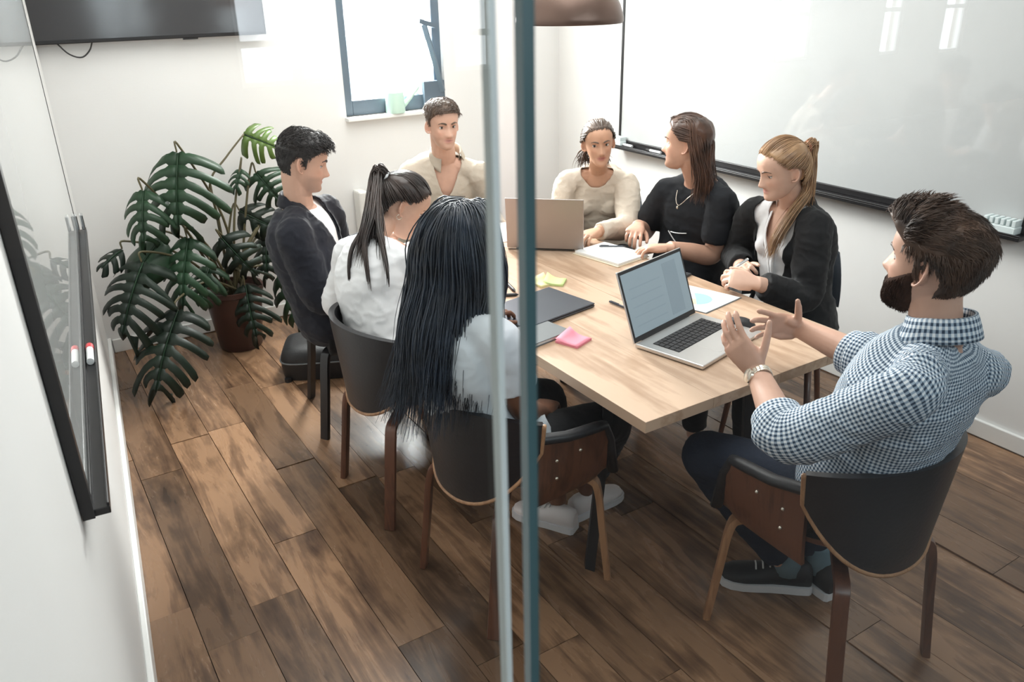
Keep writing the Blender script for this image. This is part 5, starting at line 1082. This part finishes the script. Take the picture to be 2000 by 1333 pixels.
v, f, _ = tube([(1.945, 1.722, TZ+.033), (1.950, 1.730, TZ+.031)], [.004, .004], 10); MB().add(v, f).obj('scroll_wheel', MT['dgrey'], o, smooth=True)
o = empty('smartphone', (2.145, 2.20, TZ), 'black smartphone on the right table edge before the blonde person', 'phone')
slab('phone_body', MT['key'], o, V(2.128, 2.225, 0), nrm(V(.9, .3, 0)), nrm(V(-.3, .9, 0)), .036, .073, TZ, TZ+.008, bevel=.003); slab('phone_screen', MT['tv'], o, V(2.128, 2.225, 0), nrm(V(.9, .3, 0)), nrm(V(-.3, .9, 0)), .033, .069, TZ+.008, TZ+.0084, bevel=0)
pen((2.285, 1.985, .835), (2.155, 1.985, .795), MT['white'], MT['chrome'], 'white pen held in the hands of the blonde person', .0048)
# ------------------------------------------------------------------ bag on the floor
bd, bn = nrm(V(.414, -.19, 0)), nrm(V(.19, .414, 0)); c_ = V(1.15, 3.60, 0)+bn*.12
o = empty('travel_bag', (c_[0], c_[1], 0), 'black soft travel bag lying on the floor behind the slim black chair', 'bag')
G = []
for t in np.linspace(0, 1, 9):
    z = .002+.15*t; k = 1-.10*max(0, t-.6)**2*6-.05*(1-t)**4; ring = []
    for a in np.linspace(0, 2*PI, 40, endpoint=False):
        c0, s0 = math.cos(a), math.sin(a); ring.append(c_+bd*.225*k*np.sign(c0)*abs(c0)**.4+bn*.15*k*np.sign(s0)*abs(s0)**.4+V(0, 0, z))
    G.append(ring)
G.append([c_+(np.array(p)-c_)*V(.8, .8, 1)+V(0, 0, .012) for p in G[-1]]); G.append([c_*V(1, 1, 0)+(np.array(p)-c_)*V(.05, .05, 0)+V(0, 0, .168) for p in G[-1]])
MB().grid(np.array(G), wrap=True, flip=True).obj('bag_body', MT['bag'], o, smooth=True)
v, f, _ = tube([G[5][i]*1.0+nrm(np.array(G[5][i])-c_-V(0, 0, .09))*.002 for i in range(40)]+[G[5][0]], [(.004, .004)]*41, 6); MB().add(v, f).obj('zipper', MT['dgrey2'], o)
v, f, _ = tube(spline([c_-bd*.09-bn*.02+V(0, 0, .163), c_-bd*.06-bn*.03+V(0, 0, .195), c_+bd*.06-bn*.03+V(0, 0, .195), c_+bd*.09-bn*.02+V(0, 0, .163)], 16), [(.012, .005)]*16, 8, side=tuple(bn)); MB().add(v, f).obj('handle', MT['bag'], o, smooth=True)
for s_ in (-1, 1):
    v, f, _ = tube([c_+bd*s_*.19-bn*.135+V(0, 0, .0), c_+bd*s_*.19-bn*.135+V(0, 0, .02)], [.018]*2, 10); MB().add(v, f).obj('bag_foot', MT['key'], o)
# ------------------------------------------------------------------ monstera
pc = V(.905, 4.26, 0); o = empty('monstera_plant', (pc[0], pc[1], 0), 'large monstera in a dark red-brown pot in the back left corner', 'plant')
prof = [(.105, 0), (.112, .01), (.135, .20), (.150, .315), (.158, .32), (.158, .345), (.146, .345), (.142, .30)]
tt = np.linspace(0, 2*PI, 36, endpoint=False); G = np.array([[pc+V(r*math.cos(t), r*math.sin(t), z) for t in tt] for r, z in prof]); mb = MB().grid(G, wrap=True); mb.add([tuple(p) for p in G[0]], [tuple(range(36))[::-1]]); mb.obj('pot', MT['pot'], o, auto=40)
mb = MB(); mb.add([tuple(pc+V(.143*math.cos(t), .143*math.sin(t), .31)) for t in tt], [tuple(range(36))]); mb.obj('soil', MT['soil'], o)
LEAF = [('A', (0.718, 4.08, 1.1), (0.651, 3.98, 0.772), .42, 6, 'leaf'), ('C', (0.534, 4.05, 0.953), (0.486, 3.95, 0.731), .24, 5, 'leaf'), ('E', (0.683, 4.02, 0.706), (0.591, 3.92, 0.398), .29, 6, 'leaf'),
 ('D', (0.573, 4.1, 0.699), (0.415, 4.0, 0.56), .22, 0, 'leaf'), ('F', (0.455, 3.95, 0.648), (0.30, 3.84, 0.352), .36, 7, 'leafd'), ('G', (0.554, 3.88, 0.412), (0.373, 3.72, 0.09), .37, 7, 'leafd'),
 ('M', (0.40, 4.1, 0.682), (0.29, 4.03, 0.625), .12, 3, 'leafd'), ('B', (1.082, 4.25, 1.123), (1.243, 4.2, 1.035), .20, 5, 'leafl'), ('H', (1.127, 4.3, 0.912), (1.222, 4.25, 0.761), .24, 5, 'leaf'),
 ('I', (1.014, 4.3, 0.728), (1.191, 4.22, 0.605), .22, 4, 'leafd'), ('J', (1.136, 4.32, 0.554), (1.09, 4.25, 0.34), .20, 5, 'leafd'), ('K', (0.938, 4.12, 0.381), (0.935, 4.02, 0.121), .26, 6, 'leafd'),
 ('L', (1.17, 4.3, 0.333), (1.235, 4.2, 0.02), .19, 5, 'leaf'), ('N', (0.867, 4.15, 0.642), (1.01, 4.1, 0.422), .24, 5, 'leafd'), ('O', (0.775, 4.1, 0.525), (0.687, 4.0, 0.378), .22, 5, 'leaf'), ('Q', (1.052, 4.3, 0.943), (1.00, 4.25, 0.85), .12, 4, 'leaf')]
node = V(.868, 4.2, .912)
for i, (nm, b0, t0, w_, nf, mt) in enumerate(LEAF):
    b0, t0 = V(*b0), V(*t0); ax = t0-b0; L = np.linalg.norm(ax); ax /= L; toc = nrm(V(-.45, -.78, .45)); nn = nrm(toc-ax*(toc @ ax)); sd = np.cross(ax, nn)
    mb = MB(); wp = lambda v: w_/2*np.interp(v, [0, .06, .2, .4, .6, .8, .93, 1], [.55, .86, 1.0, .96, .80, .52, .24, .02])
    mid = lambda v: b0+ax*L*v+nn*(.10*L*math.sin(v*2.6)-.05*L)
    def pt(s, u, v, sk=.22): return mid(min(1.03, v))+sd*s*wp(min(v, 1))*u+ax*L*(sk*u*u if v < .95 else 0)-ax*L*.16*u*max(0, .18-v)*5.5-nn*(.30*w_*u*u)+nn*.05*w_*math.sin(u*3)
    for s in (-1, 1):
        if nf == 0:
            mb.grid(np.array([[pt(s, u, v) for u in np.linspace(0, 1, 7)] for v in np.linspace(0, 1, 12)]), flip=s < 0); continue
        n_ = nf
        for k in range(n_):
            v0, v1 = k/n_, (k+1)/n_; vc = (v0+v1)/2; rows = []; lu, sk_ = rng.uniform(.84, 1.08), rng.uniform(.10, .38)
            for u in (0, .10, .19, .26, .38, .55, .75, .92, 1.0):
                sh = 1.0 if u < .2 else (.66 if u < .3 else .70 if u < .45 else .64 if u < .95 else .42); h_ = (v1-v0)/2*sh
                if k == n_-1 and u > .3: h_ *= .9
                rows.append([pt(s, u*lu if u > .3 else u, vc+h_*q, sk_ if u > .3 else .22) for q in (-1, 0, 1)])
            mb.grid(np.array(rows), flip=s > 0)
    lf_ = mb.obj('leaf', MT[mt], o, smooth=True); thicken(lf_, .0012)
    v, f, _ = tube([mid(x)+nn*.0015 for x in np.linspace(0, .96, 10)], list(np.linspace(.0035, .001, 10)), 6); q = MB().add(v, f).obj('midrib', MT['leaf'], o, smooth=True); q.parent = lf_
    root_ = pc+V(.05*math.cos(i*2.4), .05*math.sin(i*2.4), .31)
    if nm == 'B': pth = [root_, node*.5+pc*.5+V(0, 0, .25), node, node*.5+b0*.5+V(0, 0, .01), b0]
    elif nm == 'A': pth = [root_, (root_+b0)/2+V(.06, .02, .05), b0+V(.015, .01, .03), b0]
    else: pth = [root_, root_*.5+b0*.5+V(0, 0, .10), b0-ax*.03+V(0, 0, .02), b0]
    v, f, _ = tube(spline(pth, 20), list(np.linspace(.0075, .004, 20)), 8); MB().add(v, f).obj('leaf_stalk', MT['stem'], o, smooth=True)
v, f, _ = tube(spline([pc+V(0, 0, .30), pc+V(.03, -.03, .42), pc+V(.10, -.03, .55), pc+V(.20, .0, .66)], 14), list(np.linspace(.016, .009, 14)), 10); MB().add(v, f).obj('trunk', MT['stem'], o, smooth=True)
v, f, _ = tube([pc+V(-.01, 0, .31), pc+V(-.03, -.03, .93)], [.005, .005], 8); MB().add(v, f).obj('support_stake', MT['stem'], o)
